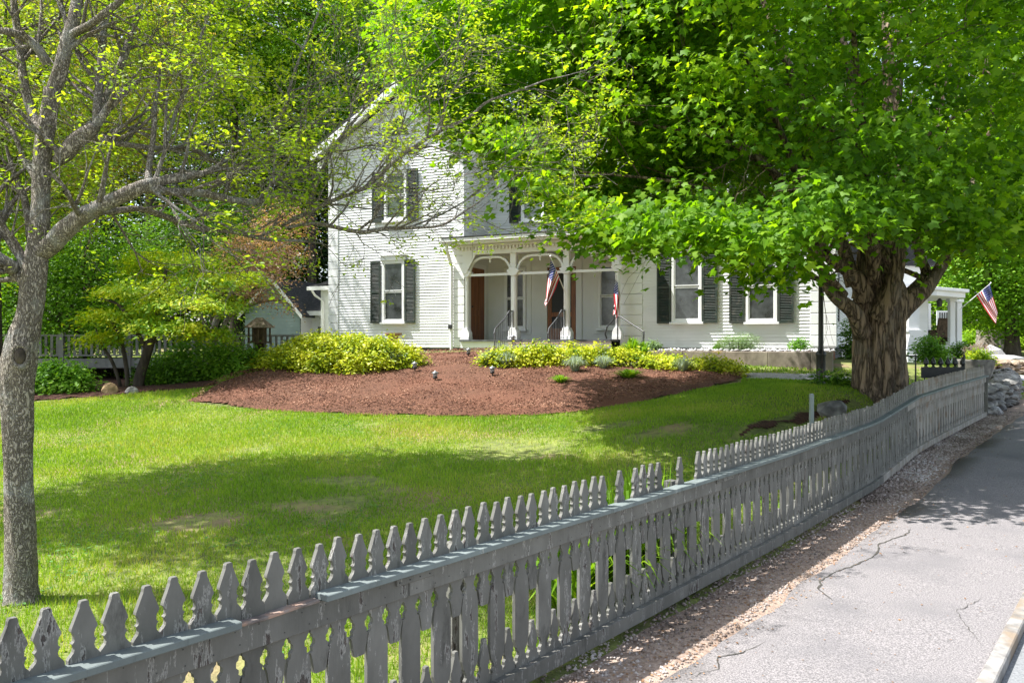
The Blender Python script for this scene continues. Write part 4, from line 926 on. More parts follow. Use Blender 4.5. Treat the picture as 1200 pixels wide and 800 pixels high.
mb = MB(); mb.add([(-.08,-.08,z+.015),(.08,-.08,z+.015),(.08,.08,z+.015),(-.08,.08,z+.015),(-.125,-.125,z+.33),(.125,-.125,z+.33),(.125,.125,z+.33),(-.125,.125,z+.33)], [(0,1,5,4),(1,2,6,5),(2,3,7,6),(3,0,4,7)]); mb.build('lamp_glass', M['lamp_glass'], ln)

p = ground_at(951,491); p = at(951, 491, 9.6)
mb = MB(); zt = at(951,462,9.6).z; zb = terr(p.x,p.y); mb.box(-.022,.022,-.022,.022,-.1,zt-zb); mb.lathe([(.026,0),(.018,.012)], 0, 0, 8, zt-zb)
o = mb.build('marker_post', M['marker'], None, False, (p.x,p.y,zb)); setp(o, 'short pale grey marker post just behind the picket fence', 'post')
# rail piece next to the fence and iron cresting fence
gx_ = at(1098, 440, 16.0)
gi = empty('iron_fence', (gx_.x, gx_.y, terr(gx_.x,gx_.y)), R(-12), 'short black iron fence section with pointed spear tops behind the picket fence end', 'iron fence')
zt = at(0,430,16).z-gi.location.z; mb = MB(); W0, W1 = at(1081,0,16).x-gx_.x, at(1127,0,16).x-gx_.x
mb.box(W0, W1, -.02,.02, zt-.22, zt-.0); mb.box(W0,W1,-.015,.015,.1,.14); 
u = W0+.06
while u < W1: mb.tube([(u,0,.0),(u,0,zt)], .012, 5); u += .10
mb.build('rails', M['iron'], gi); u = W0+.09
while u < W1:
    mb = MB(); mb.lathe([(.045,0),(.02,.03),(.055,.07),(.045,.12),(.004,.20)], u, 0, 6, zt+.002); mb.build('spear_top', M['iron'], gi); u += .135
mb = MB(); mb.tube([(W1,0,0),(W1,0,zt+.25)], .02, 6); mb.build('post', M['iron'], gi)
p = at(1073, 450, 13.6)
hr = empty('pipe_rail', (p.x,p.y,terr(p.x,p.y)), R(30), 'thin black pipe handrail rising beside the far end of the picket fence', 'handrail')
mb = MB(); zt = at(0,417,13.6).z-hr.location.z; mb.tube([(0,0,0),(0,0,zt-.02),(.02,0,zt),(.14,.4,zt-.01),(.16,.42,zt-.04),(.16,.42,0)], .013, 8); mb.build('rail', M['iron'], hr)

# stone trough planter
p = at(1143, 452, 19.0); p.z = terr(p.x,p.y)
tr = empty('stone_trough', p, R(-8), 'big weathered stone trough planter behind the far fence end', 'planter')
r0 = at(1122,0,19).x-p.x; r1 = at(1163,0,19).x-p.x; zt = at(0,421,19).z-p.z
mb = MB(); n = 18
for k_, (f, z) in enumerate([(.35,0),(.62,.12),(.86,.4),(.97,zt-.04),(1,zt),(.86,zt-.01),(.8,zt-.08)]): mb.v += [(f*(r1-r0)/2*math.cos(a)*(1+.05*math.sin(3*a+z*4)), f*.36*math.sin(a), z) for a in np.arange(n)*2*math.pi/n]
for i in range(6): mb.f += [(i*n+k, i*n+(k+1)%n, (i+1)*n+(k+1)%n, (i+1)*n+k) for k in range(n)]
mb.f += [tuple(range(n-1,-1,-1)), tuple(range(6*n, 7*n))]; mb.mi = [0]*len(mb.f)
mb.build('basin', M['trough'], tr, True)

# dry stone walls
def stone_wall(name, label, path, h, m, seed, rs=(.16,.28), rows=4, width=.5):
    e = empty(name, path[0], 0, label, 'stone wall'); base = Vector(path[0]); bm = bmesh.new(); g = np.random.default_rng(seed)
    L = 0; P = [Vector(p) for p in path]
    seg = [(P[i+1]-P[i]).length for i in range(len(P)-1)]; tot = sum(seg)
    def pt(d):
        for i, l in enumerate(seg):
            if d <= l or i == len(seg)-1: return P[i].lerp(P[i+1], d/l), (P[i+1]-P[i]).normalized()
            d -= l
    for row in range(rows):
        d = g.uniform(0,.1)
        while d < tot:
            r = g.uniform(*rs); c, dr = pt(d); nn = Vector((dr.y,-dr.x,0))
            for side in (-1, 0, 1):
                t = bmesh.ops.create_icosphere(bm, subdivisions=2, radius=1)['verts']; B = rand_dirs(14, g); hh = g.uniform(.5,.82,14)
                o_ = c-base+nn*side*width*.36*(1-row*.12)+Vector((0,0,(row+.45)*h/rows+g.normal()*.02)); rr = (r*1.0, r*.8*g.uniform(.7,1.2), h/rows*.75)
                an = math.atan2(dr.y,dr.x)+g.normal()*.3; R_ = Matrix.Rotation(g.normal()*.22,3,'Y')
                for v in t:
                    q = np.array(v.co); k = 1.0
                    for b, h2 in zip(B, hh):
                        w_ = float(q@b)
                        if w_*k > h2: k = h2/w_
                    q = q*k*np.array(rr); v.co = Matrix.Rotation(an,3,'Z')@(R_@Vector(q))+o_
            d += r*1.5
    me = bpy.data.meshes.new('stones'); bm.to_mesh(me); bm.free(); me.materials.append(m); o = bpy.data.objects.new('stones', me); C.objects.link(o); o.parent = e
    return e
def g3(s, t, dz=0): x, y = xy(s, t); return (x, y, float(street(s))+dz)
stone_wall('dry_stone_wall', 'rough grey dry stone wall running on from the end of the picket fence', [g3(15.9,-.25),g3(19,-.15),g3(23,-.5),g3(25.5,-1.0)], .54, M['stone'], 4, (.16,.30), 4, .6)
a, b = ground_at(1156,437), ground_at(1230,439)
stone_wall('dry_stone_wall', 'low tan dry stone wall across the far driveway', [a, b], .5, M['stone_tan'], 5, (.2,.34), 3, .5)
c1 = g3(16.1,.05)
o = rock('kerb_block', (c1[0],c1[1],c1[2]+.05), (.28,.2,.14), M['granite'], 'squared granite block at the street foot of the stone wall', 'stone', seed=21)
# boulders
p = at(975,478,12.2); rock('boulder', (p.x,p.y,terr(p.x,p.y)+.08), (.29,.24,.19), M['stone'], 'grey granite boulder at the left foot of the big maple', 'boulder', seed=3)
p = at(1000,487,11.2); rock('boulder', (p.x,p.y,terr(p.x,p.y)+.05), (.25,.2,.16), M['granite'], 'smaller grey boulder between the maple root and the fence', 'boulder', seed=5)
for i, (px_, py_, s_r, lb) in enumerate([(1058,536,.11,'largest pale stone lying in the gravel under the fence'),(1072,529,.08,'rounded pale stone beside the largest one under the fence'),(1048,541,.07,'small dark stone left of the pale ones under the fence')]):
    q = ground_at(px_, py_); rock('verge_stone', (q.x,q.y,q.z+.03), (s_r,s_r*.8,s_r*.6), M['stone'], lb, 'stone', 'loose stones under the fence', seed=30+i)
p = ground_at(133,462); 
rock('tan_boulder', (p.x-.1,p.y+.1,p.z+.08), (.26,.18,.17), M['log'], 'tan weathered rock at the edge of the shrub bed beside the dogwood stems', 'boulder', seed=44)
rock('pale_boulder', (p.x+.28,p.y+.15,p.z+.04), (.15,.12,.11), M['stone'], 'small pale rock right beside the tan weathered one', 'boulder', seed=45)

# garden lights
lights = [(486,441,'solar garden light nearest the golden shrub and its blue grass tuft',-1),(510,453,'solar garden light lowest on the mulch slope',1),(549,423,'solar garden light highest on the mulch beside the river stones',0),(577,447,'solar garden light under the pair of blue grass tufts',.5),(601,410,'small pale light poking out of the long golden hedge',.2)]
g0 = None
for i, (px_, py_, lb, _) in enumerate(lights):
    q = ground_at(px_, py_) if i != 4 else ground_at(px_, 421)
    q.z += .085
    if g0 is None:
        e = empty('garden_light', q, 0)
        mb = MB(); mb.lathe([(.02,-.05),(.018,.10)], 0, 0, 8); mb.lathe([(.05,.10),(.075,.13),(.075,.15),(.05,.155)], 0, 0, 12); stk = mb.build('stake', M['iron'], e, True)
        mb = MB(); mb.lathe([(.06,.156),(.07,.20),(.06,.235)], 0, 0, 12); mb.build('lens', M['lamp_glass'], e, True)
        mb = MB(); mb.lathe([(.10,.236),(.11,.25),(.07,.285),(.02,.30),(.015,.32)], 0, 0, 12); mb.build('cap', M['chrome'], e, True); g0 = e
    else:
        e = g0.copy(); C.objects.link(e); e.location = q
        for c in g0.children: d = c.copy(); C.objects.link(d); d.parent = e
        if i == 4: e.location.z += .28
    e.scale = (.68,.68,.75); setp(e, lb, 'garden light', 'round solar lights in the mulch bed')

# ================================================================== PICKET FENCE
TS = [-6, 2, 4.1, 7.1, 9.3, 11.9, 15.4, 20]; TZ = [1.06, 1.06, 1.07, 1.13, 1.33, 1.39, 1.44, 1.5]
def ftop(s): return float(np.interp(s, TS, TZ))
S0, S1, PT = -3.35, 15.4, .105
x, y = xy(S0, 0)
fence = empty('picket_fence', (x, y, 0), 0, 'weathered grey scroll sawn picket fence running along the sidewalk', 'fence')
FB = Vector((x, y, 0)); FX = Vector((FD[0], FD[1], 0)); FYo = Vector((FD[1], -FD[0], 0))   # outward = towards the sidewalk
def fw(s, t, z): return Vector((FO[0]+s*FD[0]+t*FD[1]-FB.x, FO[1]+s*FD[1]-t*FD[0]-FB.y, z))
H_ = PT/2
# half-width profiles, height measured from the ground line of the fence (top = 1.0)
# spear part: narrow pointed tip, shoulder, scroll notch
def spear(z0, z1, w=.0508):
    h = z1-z0
    return [(w,z0),(w,z0+h*.08),(w*.86,z0+h*.13),(w*.66,z0+h*.19),(w*.60,z0+h*.25),(w*.66,z0+h*.30),(w*.76,z0+h*.335),(w*.62,z0+h*.37),(w*.60,z0+h*.44),(w*.68,z0+h*.50),(w*.82,z0+h*.54),(w*.80,z0+h*.58),(w*.30,z0+h*.90),(w*.28,z0+h*.96),(w*.20,z1)]
def key(zc, w=.050, s=1):
    return [(w,zc-.045*s),(w*.76,zc-.038*s),(w*.80,zc-.02*s),(w*.56,zc-.008*s),(w*.56,zc+.012*s),(w*.76,zc+.02*s),(w*.80,zc+.032*s),(w,zc+.042*s)]
W_ = .0505
full = [(W_,-.02),(W_,.05)]+key(.135)+[(.060,.22),(.061,.30),(.060,.5),(.051,.55)]+key(.60)+[(W_,.66)]+spear(.80,1.0)
upper = [(.024,.465),(.030,.47),(.040,.53),(.048,.555)]+key(.60)+[(W_,.66)]+spear(.80,1.0)
lower = [(W_,-.02),(W_,.05)]+key(.135)[:6]+[(.038,.175),(.036,.19),(.018,.25),(.014,.265),(.014,.28),(.010,.288)]
M['fencepk'] = M['fence']
def pmesh(name, prof, th=.020):
    mb = MB(); pts = [(w, z) for w, z in prof]+[(-w, z) for w, z in reversed(prof)]
    mb.prism(pts, 'y', -th, 0)
    o = mb.build(name, M['fence']); me = o.data; bpy.data.objects.remove(o); return me
mF, mU, mL = pmesh('picket', full), pmesh('picket', upper), pmesh('short_picket', lower)
rotz = math.atan2(FD[1], FD[0])
def put(name, me, s, dz=0, lean=0, seedo=0):
    o = bpy.data.objects.new(name, me); C.objects.link(o); o.parent = fence
    o.location = fw(s, -.002+rnd.uniform(-.003,.003), ftop(s)-1.0+dz); o.rotation_euler = (0, lean, rotz)
    # shear so pickets stay upright but follow the slope: not needed, they stand plumb
    return o
missing = {}
def is_missing(s):
    x, y = xy(s, 0); px_ = CX+x/y*F
    for a, b in ((552,556),(713,722),(730,738),(772,790),(795,815),(676,680)):
        if a < px_ < b: return True
    return False
def s_at(px_):  # distance along the fence seen at image column px_
    lo, hi = -3.4, 40
    for _ in range(40):
        m = (lo+hi)/2; x, y = xy(m, 0)
        if CX+x/y*F < px_: lo = m
        else: hi = m
    return lo
n_p = int((S1-S0)/PT); cand = []
for i in range(n_p):
    s = S0+(i+.5)*PT; cand.append((i, s))
rest = MB(); near = []
for i, s in cand:
    dz = rnd.uniform(-.008,.008); lean = rnd.gauss(0,.004); x, y = xy(s, 0)
    miss = is_missing(s)
    is_full = i%2 == 0
    if miss and not is_full: pass
    px_ = CX+x/y*F
    me = mF if is_full else mU
    if miss:
        # the pointed head has broken off, the board below the cap remains
        me = None
    near.append((s, me, is_full, dz, lean, px_))
mFb = pmesh('picket', full[:-15]+[(W_,.79)]); mUb = pmesh('picket', upper[:-15]+[(W_,.79)])
vis_order = [k for k in near if k[5] > -60]
ind = set(id(k) for k in vis_order[:100])
def add_mesh_to(mb, me, s, dz):
    o0 = fw(s, 0, ftop(s)-1.0+dz); base = len(mb.v)
    for v in me.vertices:
        p = o0+FX*v.co.x+FYo*(-v.co.y)+Vector((0,0,v.co.z)); mb.v.append(tuple(p))
    for f in me.polygons: mb.f.append(tuple(base+i for i in f.vertices)); mb.mi.append(mb.cur)
shorts = MB(); nshort = 0
for k in near:
    s, me, is_full, dz, lean, px_ = k
    if me is None: me = mFb if is_full else mUb
    if id(k) in ind: put('picket', me, s, dz, lean)
    else:
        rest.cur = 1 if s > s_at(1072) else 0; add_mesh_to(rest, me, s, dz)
    if not is_full:
        if px_ > -60 and nshort < 95: put('short_picket', mL, s, dz, lean*2); nshort += 1
        else: add_mesh_to(shorts, mL, s, dz)
o = rest.build('far_pickets', [M['fence'], M['fence_lit_worn']], fence); o['kind'] = 'stuff'
if shorts.v: o = shorts.build('far_short_pickets', M['fence'], fence); o['kind'] = 'stuff'
def fbar(name, s0, s1, t0, t1, h0, h1, m, step=.5, jit=0, parent=fence, bev=.003, hf=None):
    n = max(2, int((s1-s0)/step)+1); ss = np.linspace(s0, s1, n); mb = MB(); vs = []
    for s in ss:
        z = ftop(s)-1.0; j = rnd.uniform(-jit, jit)
        vs += [fw(s,t0,z+h0+j), fw(s,t1,z+h0+j), fw(s,t1,z+h1+j), fw(s,t0,z+h1+j)]
    fs = [(i*4+a, i*4+(a+1)%4, i*4+4+(a+1)%4, i*4+4+a) for i in range(n-1) for a in range(4)]+[(3,2,1,0),(n*4-4,n*4-3,n*4-2,n*4-1)]
    mb.add(vs, fs); return mb.build(name, m, parent, bevel=bev)
sa, sb = s_at(268), s_at(366)
# cap boards (light grey, seen sunlit between picket shadows)
jo = [S0, sa]; fbar('cap_board', S0, sa, .003, .094, .772, .800, M['fence_cap'])
prev = sb
for e_ in (s_at(829), s_at(1015), s_at(1086), S1):
    fbar('cap_board', prev+.004, e_-.004, .003, .094, .772, .800, M['fence_cap'], .4, .001); prev = e_
fbar('bare_rail', sa+.005, sb-.005, .003, .060, .765, .778, M['raw'], .08, .003)['label'] = 'rotten bare wood where the cap board is missing'
prev = S0
for e_ in (s_at(472), s_at(840), s_at(1060), S1):
    fbar('top_rail', prev+.003, e_-.003, .003, .045, .660, .770, M['fence_lit_worn'] if e_ == S1 else M['fence'], .4, .001); prev = e_
mb = MB()
for i, s in cand:
    for h_, q_ in ((.748,0),(.690,.02)):
        if rnd.random() < .8:
            z = ftop(s)-1.0+h_+rnd.uniform(-.006,.006); p_ = fw(s+q_+rnd.uniform(-.01,.01), .0452, z); mb.tube([p_, p_+FYo*.0012], rnd.uniform(.0022,.0034), 6)
o = mb.build('nail_heads', M['iron'], fence); o['kind'] = 'stuff'
prev = S0
for e_ in (s_at(520), s_at(912), s_at(1030), S1):
    fbar('bottom_board', prev+.004, e_-.004, .003, .058, -.035, .055, M['fence_lit_worn'] if e_ == S1 else M['fence'], .4, .003); prev = e_
fbar('back_rail', S0, S1, -.075, -.026, .67, .75, M['fence'], .5); fbar('back_rail', S0, S1, -.075, -.026, -.02, .06, M['fence'], .5)
for s in np.arange(S0+.6, S1, 2.4):
    mb = MB(); z = ftop(s)-1.0; a = fw(s,-.13,0); 
    vs = [fw(s+dx, -.10+dy, zz) for zz in (z-.35, z+.80) for dx, dy in ((-.045,-.045),(.045,-.045),(.045,.022),(-.045,.022))]
    mb.add(vs, [(0,3,2,1),(4,5,6,7),(0,1,5,4),(1,2,6,5),(2,3,7,6),(3,0,4,7)]); mb.build('fence_post', M['fence'], fence)
for c_, L_b in ((s_at(472),.15), (s_at(840),.2)):
    o = fbar('mending_plate', c_-L_b*.6, c_+L_b, .046, .060, .728, .762, M['fence'], .1); pl = o
    mb = MB()
    for j in range(4):
        s = c_-L_b*.5+j*L_b*.43; z = ftop(s)-1.0+.745; p_ = fw(s,.0605,z); mb.tube([p_, p_+FYo*.003], .0035, 6)
    mb.build('screws', M['iron'], pl)
# the end board facing
fbar('end_board', S1, S1+.03, -.08, .07, -.03, .80, M['fence'], .03)

# ================================================================== TREES
def grow(starts, levels, g, out, spread=.75, grav=.0, shrink=.66, lens=(1.2,.7,.4,.25), nb=(4,4,3,2), lim=None):
    """starts: (p, d, r) ; fills out with (a,b,ra,rb) and returns tips"""
    tips = []; cur = starts
    for lv in range(levels):
        nxt = []
        for p, d, r in cur:
            L = lens[min(lv,len(lens)-1)]*g.uniform(.7,1.3); segn = 3; q = p; dd = d
            pts = []
            for k in range(segn):
                dd = dd+Vector(g.normal(size=3))*.17+Vector((0,0,grav)); dd.normalize(); q2 = q+dd*L/segn; r1 = r*(1-.22*(k)); r2 = r*(1-.22*(k+1))
                out.append((q, q2, r1, r2)); pts.append((q2, dd.copy(), r2)); q = q2
            for k in range(nb[min(lv,len(nb)-1)]):
                pp, pd, pr = pts[min(segn-1, int(g.uniform(0.3,segn)))]; v = Vector(g.normal(size=3)); v = (v-v.dot(pd)*pd).normalized()
                nd = (pd+v*spread*g.uniform(.6,1.3)).normalized(); nxt.append((pp, nd, pr*shrink))
            if lv == levels-1: tips.append((q, dd.copy()))
        cur = nxt
    return tips+[(c[0], c[1]) for c in cur]
def emit(name, out, m, parent, n=4):
    return segs(name, [o[0] for o in out], [o[1] for o in out], [max(o[2],.0022) for o in out], [max(o[3],.0018) for o in out], m, parent, n)

# ---- the big maple
mp = at(1031, 474, 13.3); mp.z = terr(mp.x, mp.y)-.1
maple = empty('maple_tree', (0,0,0), 0, 'huge spreading maple with a thick furrowed trunk just behind the picket fence', 'tree')
MY = 13.3
def q4(px, py, dY, w):   # point with half-width in pixels
    Y_ = MY+dY; p = at(px, py, Y_); return (p.x, p.y, p.z, w*Y_/F)
def bark_wob(seed, k1=11, amp=.075):
    g = np.random.default_rng(seed); ph = g.uniform(0, 6.28, 6)
    def f(i, an): return 1+amp*(abs(math.sin(an*k1/2+ph[0]+.25*math.sin(i*.7)))-.55)+.05*math.sin(an*3+ph[1]+i*.12)+.03*math.sin(an*17+ph[2]+i*.3)+.02*math.sin(an*29+i*.9)
    return f
tb = MB(); cz = mp.z
def root_wob(i, an):
    b = bark_wob(2, 13, .13)(i, an); return b*(1+max(0,(9-i))*.035*max(0, math.sin(an*2.5+1.1)))
pts = [(mp.x,mp.y,cz-.2,.54),(mp.x,mp.y,cz+.05,.47),(mp.x,mp.y,cz+.3,.415),(mp.x,mp.y,cz+.7,.385),(mp.x+.0,mp.y,cz+1.1,.385),(mp.x+.0,mp.y,cz+1.45,.41),(mp.x+.02,mp.y,cz+1.75,.40),(mp.x+.02,mp.y,cz+2.1,.30),(mp.x,mp.y,cz+2.4,.16)]
limb(tb, pts, 96, 6, root_wob)
tips0 = []
def ML(pl, n=20, seed=1):
    q = limb(tb, [q4(*a) for a in pl], n, 5, bark_wob(seed, 7, .06)); e = q[-1]; d = Vector(q[-1][:3])-Vector(q[-3][:3]); tips0.append((Vector(e[:3]), d.normalized(), e[3]))
    for f in (.45,.65,.82):
        a = q[int(len(q)*f)]; b = q[min(len(q)-1,int(len(q)*f)+1)]; d = (Vector(b[:3])-Vector(a[:3])).normalized(); v = Vector(rng.normal(size=3)); v = (v-v.dot(d)*d).normalized()
        tips0.append((Vector(a[:3]), (d*.6+v).normalized(), a[3]*.5))
ML([(1012,392,-.2,11),(1000,366,-.35,9),(984,352,-.4,8),(972,338,-.5,7),(964,318,-.6,6),(950,292,-.8,5),(936,262,-1.0,4.5),(900,190,-1.2,3)], seed=2)
ML([(1015,350,-.2,12),(1005,330,-.3,9),(990,316,-.4,7),(972,303,-.5,6),(955,280,-.6,5),(942,250,-.8,5),(925,180,-.9,4),(880,80,-1.2,3)], seed=3)
ML([(990,345,-.5,4),(975,328,-.9,3),(958,327,-1.2,3),(938,318,-1.6,2.2),(915,300,-2.2,1.6),(880,280,-3.0,1)], 8, seed=4)
ML([(1030,375,-.35,12),(1044,345,-.45,10),(1050,318,-.45,9),(1054,280,-.4,8),(1058,230,-.3,6),(1050,140,-.3,5)], seed=5)
ML([(1040,380,.1,14),(1062,355,.15,13),(1082,340,.2,9),(1096,322,.3,7),(1112,296,.4,6),(1125,262,.5,5),(1150,180,.6,4)], seed=6)
ML([(1068,345,.3,9),(1085,322,.5,6),(1078,300,.6,5),(1073,270,.6,5),(1082,230,.8,4),(1100,150,1.0,3)], seed=7)
ML([(1012,350,.1,13),(1014,310,.1,10),(1016,270,.2,8),(1010,200,.3,6),(1000,100,.3,5)], seed=8)
ML([(1030,340,.2,14),(1034,300,.4,12),(1040,250,.6,10),(1042,150,.9,8),(1040,20,1.2,6)], seed=9)
ML([(1000,335,0,9),(993,310,0,8),(985,280,.1,7),(965,220,.3,6),(940,120,.6,5),(900,20,.8,4)], seed=10)
ML([(1022,330,-.3,9),(1024,290,-.6,7),(1020,230,-1.2,6),(1010,140,-2.0,4),(1000,40,-2.6,3)], seed=11)
ML([(960,300,-.5,4),(930,225,-1.0,4),(860,170,-1.6,3),(780,150,-2,2.2),(700,140,-2,1.5)], 10, seed=12)
ML([(985,280,.1,5),(900,200,.6,4),(800,140,1,3),(700,90,1.2,2.5),(600,60,1.2,2),(530,50,1,1.5)], 10, seed=13)
ML([(1000,250,.3,5),(900,120,1.6,4),(780,40,2.6,3),(680,-20,3,2)], 10, seed=14)
ML([(950,290,-.6,3.5),(880,240,-1.6,3),(800,215,-2.2,2.2),(720,205,-2.4,1.6),(660,200,-2.4,1)], 8, seed=15)
tb.build('trunk', M['bark'], maple, True)
g = np.random.default_rng(77); out = []
tp = grow(tips0, 3, g, out, .8, -.0, .55, (1.6,1.0,.6), (4,3,2)); emit('branches', out, M['bark'], maple, 5)
# crown
cc = np.array([5.9, 13.3, 8.2]); rr = np.array([7.9, 5.4, 5.6])
g = np.random.default_rng(5)
Cn, Dn = crown_points(cc, rr, 5600, (.45,1.0), 26, .16, 2.5, g=g)
keep = ((Cn[:,2] < 10.2) | (g.uniform(0,1,len(Cn)) < .2)) & (Cn[:,0] < Cn[:,1]*.66+1.2); Cn, Dn = Cn[keep], Dn[keep]
# hem: lower boughs droop on the house side, and stay clear of the trunk fork
pxs = CX+Cn[:,0]/Cn[:,1]*F; pys = HY-(Cn[:,2]-EYE)/Cn[:,1]*F
hem = np.interp(pxs, [440,480,505,530,560,600,640,700,760,820,860,900,930,960,1000,1040,1080,1120,1160,1200,1300], [60,115,140,168,185,198,238,285,290,282,290,310,285,255,275,268,262,300,285,290,290])
keep = pys < hem-26+g.normal(size=len(hem))*3
Cn, Dn = Cn[keep], Dn[keep]
# drooping hem sprays along the lower edge
hx = []; 
for px_ in np.arange(505, 1290, 5.5):
    for rr_ in range(3):
        Yq = np.interp(px_, [480,640,800,950,1100,1250], [12.0,10.5,9.6,9.3,10.2,12])+g.uniform(-1,2.6)
        hy = np.interp(px_, [480,505,530,560,600,640,700,760,820,860,900,930,960,1000,1040,1080,1120,1160,1200,1300], [90,122,155,182,198,240,290,292,280,288,310,285,255,275,268,262,300,285,290,290])-g.uniform(12,50)
        if 925 < px_ < 1090 and g.uniform() < .35: continue
        hx.append(tuple(at(px_+g.uniform(-8,8), hy, Yq)))
hx = np.array(hx); Dh = nrm(hx-cc)
# a twig with leaves hanging in front of the second window
dr_ = np.array([tuple(at(a,b,10.2)) for a, b in ((905,318),(918,312),(890,322),(870,300),(925,300),(850,296),(940,316),(880,312),(935,300))]); 
ex_ = []
for _ in range(520):
    a = g.uniform(462, 760); hy = np.interp(a, [460,480,505,530,560,600,640,700,760], [70,105,125,145,160,175,203,245,262]); b = g.uniform(-60, hy-12)
    if 612 < a < 715 and 140 < b < 172: continue
    ex_.append(tuple(at(a, b, g.uniform(10.6, 15.5))))
hx = np.concatenate([hx, np.array(ex_)]); Dh = nrm(hx-cc)
Call = np.concatenate([Cn, hx, dr_]); Dall = np.concatenate([Dn, Dh, nrm(dr_-cc)])
print('maple clumps', len(Call)); spray(Call, Dall, 46, .22, .09, .128, 'maple', M['maple'], 'crown', maple, .55, .6, 1.0, g, .42)

# ---- left foreground tree, traced limb by limb then grown outwards
TY = 5.7
def t4(px, py, dY, w): Y_ = TY+dY; p = at(px, py, Y_); return (p.x, p.y, p.z, w*Y_/F)
lt = empty('foreground_tree', (0,0,0), 0, 'grey lichened tree with a knotted trunk and bare spreading branches in front of the lawn', 'tree')
tb = MB(); base = ground_at(27,708)
def knot_wob(i, an): return 1+.07*math.sin(an*3+i*.25)+.05*math.sin(an*7+i*.6)+.03*math.sin(an*13-i*.4)
q = limb(tb, [t4(27,735,0,30),t4(27,712,0,22),t4(26,690,0,17.5),t4(24,650,0,16),t4(22,600,0,15.5),t4(21,540,0,15),t4(21,490,0,16),t4(22,440,0,18),t4(24,410,0,18),t4(32,375,0,14),t4(38,340,0,13),t4(43,305,0,12.5),t4(47,270,0,11),t4(48,230,0,9.5),t4(49,180,0,9.5),t4(56,140,0,9),t4(62,105,0,9)], 26, 5, knot_wob)
starts = []
def LL(pl, n=9, side=5, seed=0, tipr=True, sub=.5):
    q = limb(tb, [t4(*a) for a in pl], n, 5, knot_wob); gg = np.random.default_rng(seed+100)
    for i in range(2, len(q)-1):
        if gg.uniform() < side/len(q)*1.6:
            a = q[i]; d = (Vector(q[i+1][:3])-Vector(a[:3])).normalized(); v = Vector(gg.normal(size=3)); v.z += .5; v = (v-v.dot(d)*d).normalized()
            starts.append((Vector(a[:3]), (d*.7+v*.9).normalized(), a[3]*sub))
    d = (Vector(q[-1][:3])-Vector(q[-3][:3])).normalized(); starts.append((Vector(q[-1][:3]), d, q[-1][3]))
LL([(44,300,0,9),(62,284,-.05,11),(80,268,-.1,11),(95,254,-.15,9.5),(112,244,-.2,8),(130,236,-.2,8),(150,226,-.2,8.5),(168,218,-.2,7.5),(190,212,-.1,6),(216,207,0,5)], 12, 5, 1)
LL([(165,219,-.2,6),(195,224,-.1,5),(235,226,.1,4.5),(270,234,.3,4.5),(300,237,.5,4),(330,227,.8,3),(365,238,1.1,2),(400,240,1.3,1.2)], 9, 8, 2)
LL([(108,248,-.1,5),(135,247,.1,4.2),(165,245,.2,3.6),(200,256,.4,3.5),(235,268,.5,3.2),(275,272,.7,2.8),(310,280,.8,2.2),(350,282,1,1.6)], 8, 8, 3)
LL([(330,268,1.0,1.8),(365,262,1.0,2.0),(392,266,1.0,2.3),(424,272,1.0,2.4),(450,268,1.0,2.2),(480,267,1.0,2),(517,264,1.0,1.6),(547,246,1.1,1),(560,238,1.1,.8)], 7, 9, 4, sub=.7)
LL([(66,190,0,6),(76,180,.0,9),(90,166,0,9.5),(103,155,0,9),(112,147,0,7)], 10, 2, 5)
LL([(104,158,0,5),(125,165,.1,4),(150,170,.2,3.4),(175,173,.3,3.2),(200,174,.5,3),(228,176,.6,3),(250,189,.7,2.6),(275,197,.9,2),(300,196,1.0,1.6),(330,190,1.2,1.2)], 8, 8, 6)
LL([(62,108,0,8),(70,85,0,8),(78,55,0,7.5),(86,25,0,7),(92,-20,.1,6),(100,-90,.2,5),(110,-180,.3,4)], 10, 7, 7)
LL([(82,42,0,5),(100,32,-.1,4.5),(118,20,-.2,4.2),(140,2,-.2,4),(165,-30,-.3,3.5),(200,-90,-.3,2.6)], 8, 5, 8)
LL([(50,165,0,6),(36,128,.1,5.5),(28,95,.1,5),(24,60,.2,4.5),(18,20,.2,4),(10,-40,.3,3),(-10,-120,.4,2.4)], 9, 6, 9)
LL([(56,75,-.1,5.5),(46,60,-.15,5),(30,45,-.2,5),(12,38,-.3,4.5),(-10,34,-.3,3.5),(-60,20,-.4,3)], 9, 6, 10)
LL([(34,320,0,7),(24,300,.0,6),(12,280,.0,6),(2,268,.0,6.5),(-8,245,0,6),(-40,200,0,4.5),(-90,140,.1,3)], 9, 5, 11)
LL([(40,300,.1,6),(36,278,.1,5),(35,262,.1,5.5)], 8, 0, 12)
LL([(30,330,0,8),(18,318,0,8),(6,308,-.1,8),(-12,296,-.1,7),(-60,260,-.2,5)], 10, 3, 13)
LL([(46,215,0,4),(30,190,.1,3),(15,155,.1,2.6),(0,138,.2,2.6),(-30,110,.2,2)], 7, 5, 14)
LL([(112,150,0,5),(114,125,.0,5),(117,95,.1,5),(120,60,.1,4.4),(122,20,.2,4),(125,-40,.3,3)], 8, 5, 15)
LL([(115,135,.1,4),(128,105,.2,4),(142,75,.3,4.4),(152,45,.4,4.2),(163,10,.4,3.6),(172,-40,.5,3)], 8, 6, 16)
LL([(173,215,-.1,4),(175,195,.0,3.6),(180,160,.1,3.2),(182,120,.2,2.5)], 7, 4, 17)
LL([(190,190,.4,1.8),(205,135,.5,2.2),(222,95,.6,2.2),(235,45,.8,1.8),(250,0,.9,1.2),(262,-60,1.0,1)], 7, 8, 18)
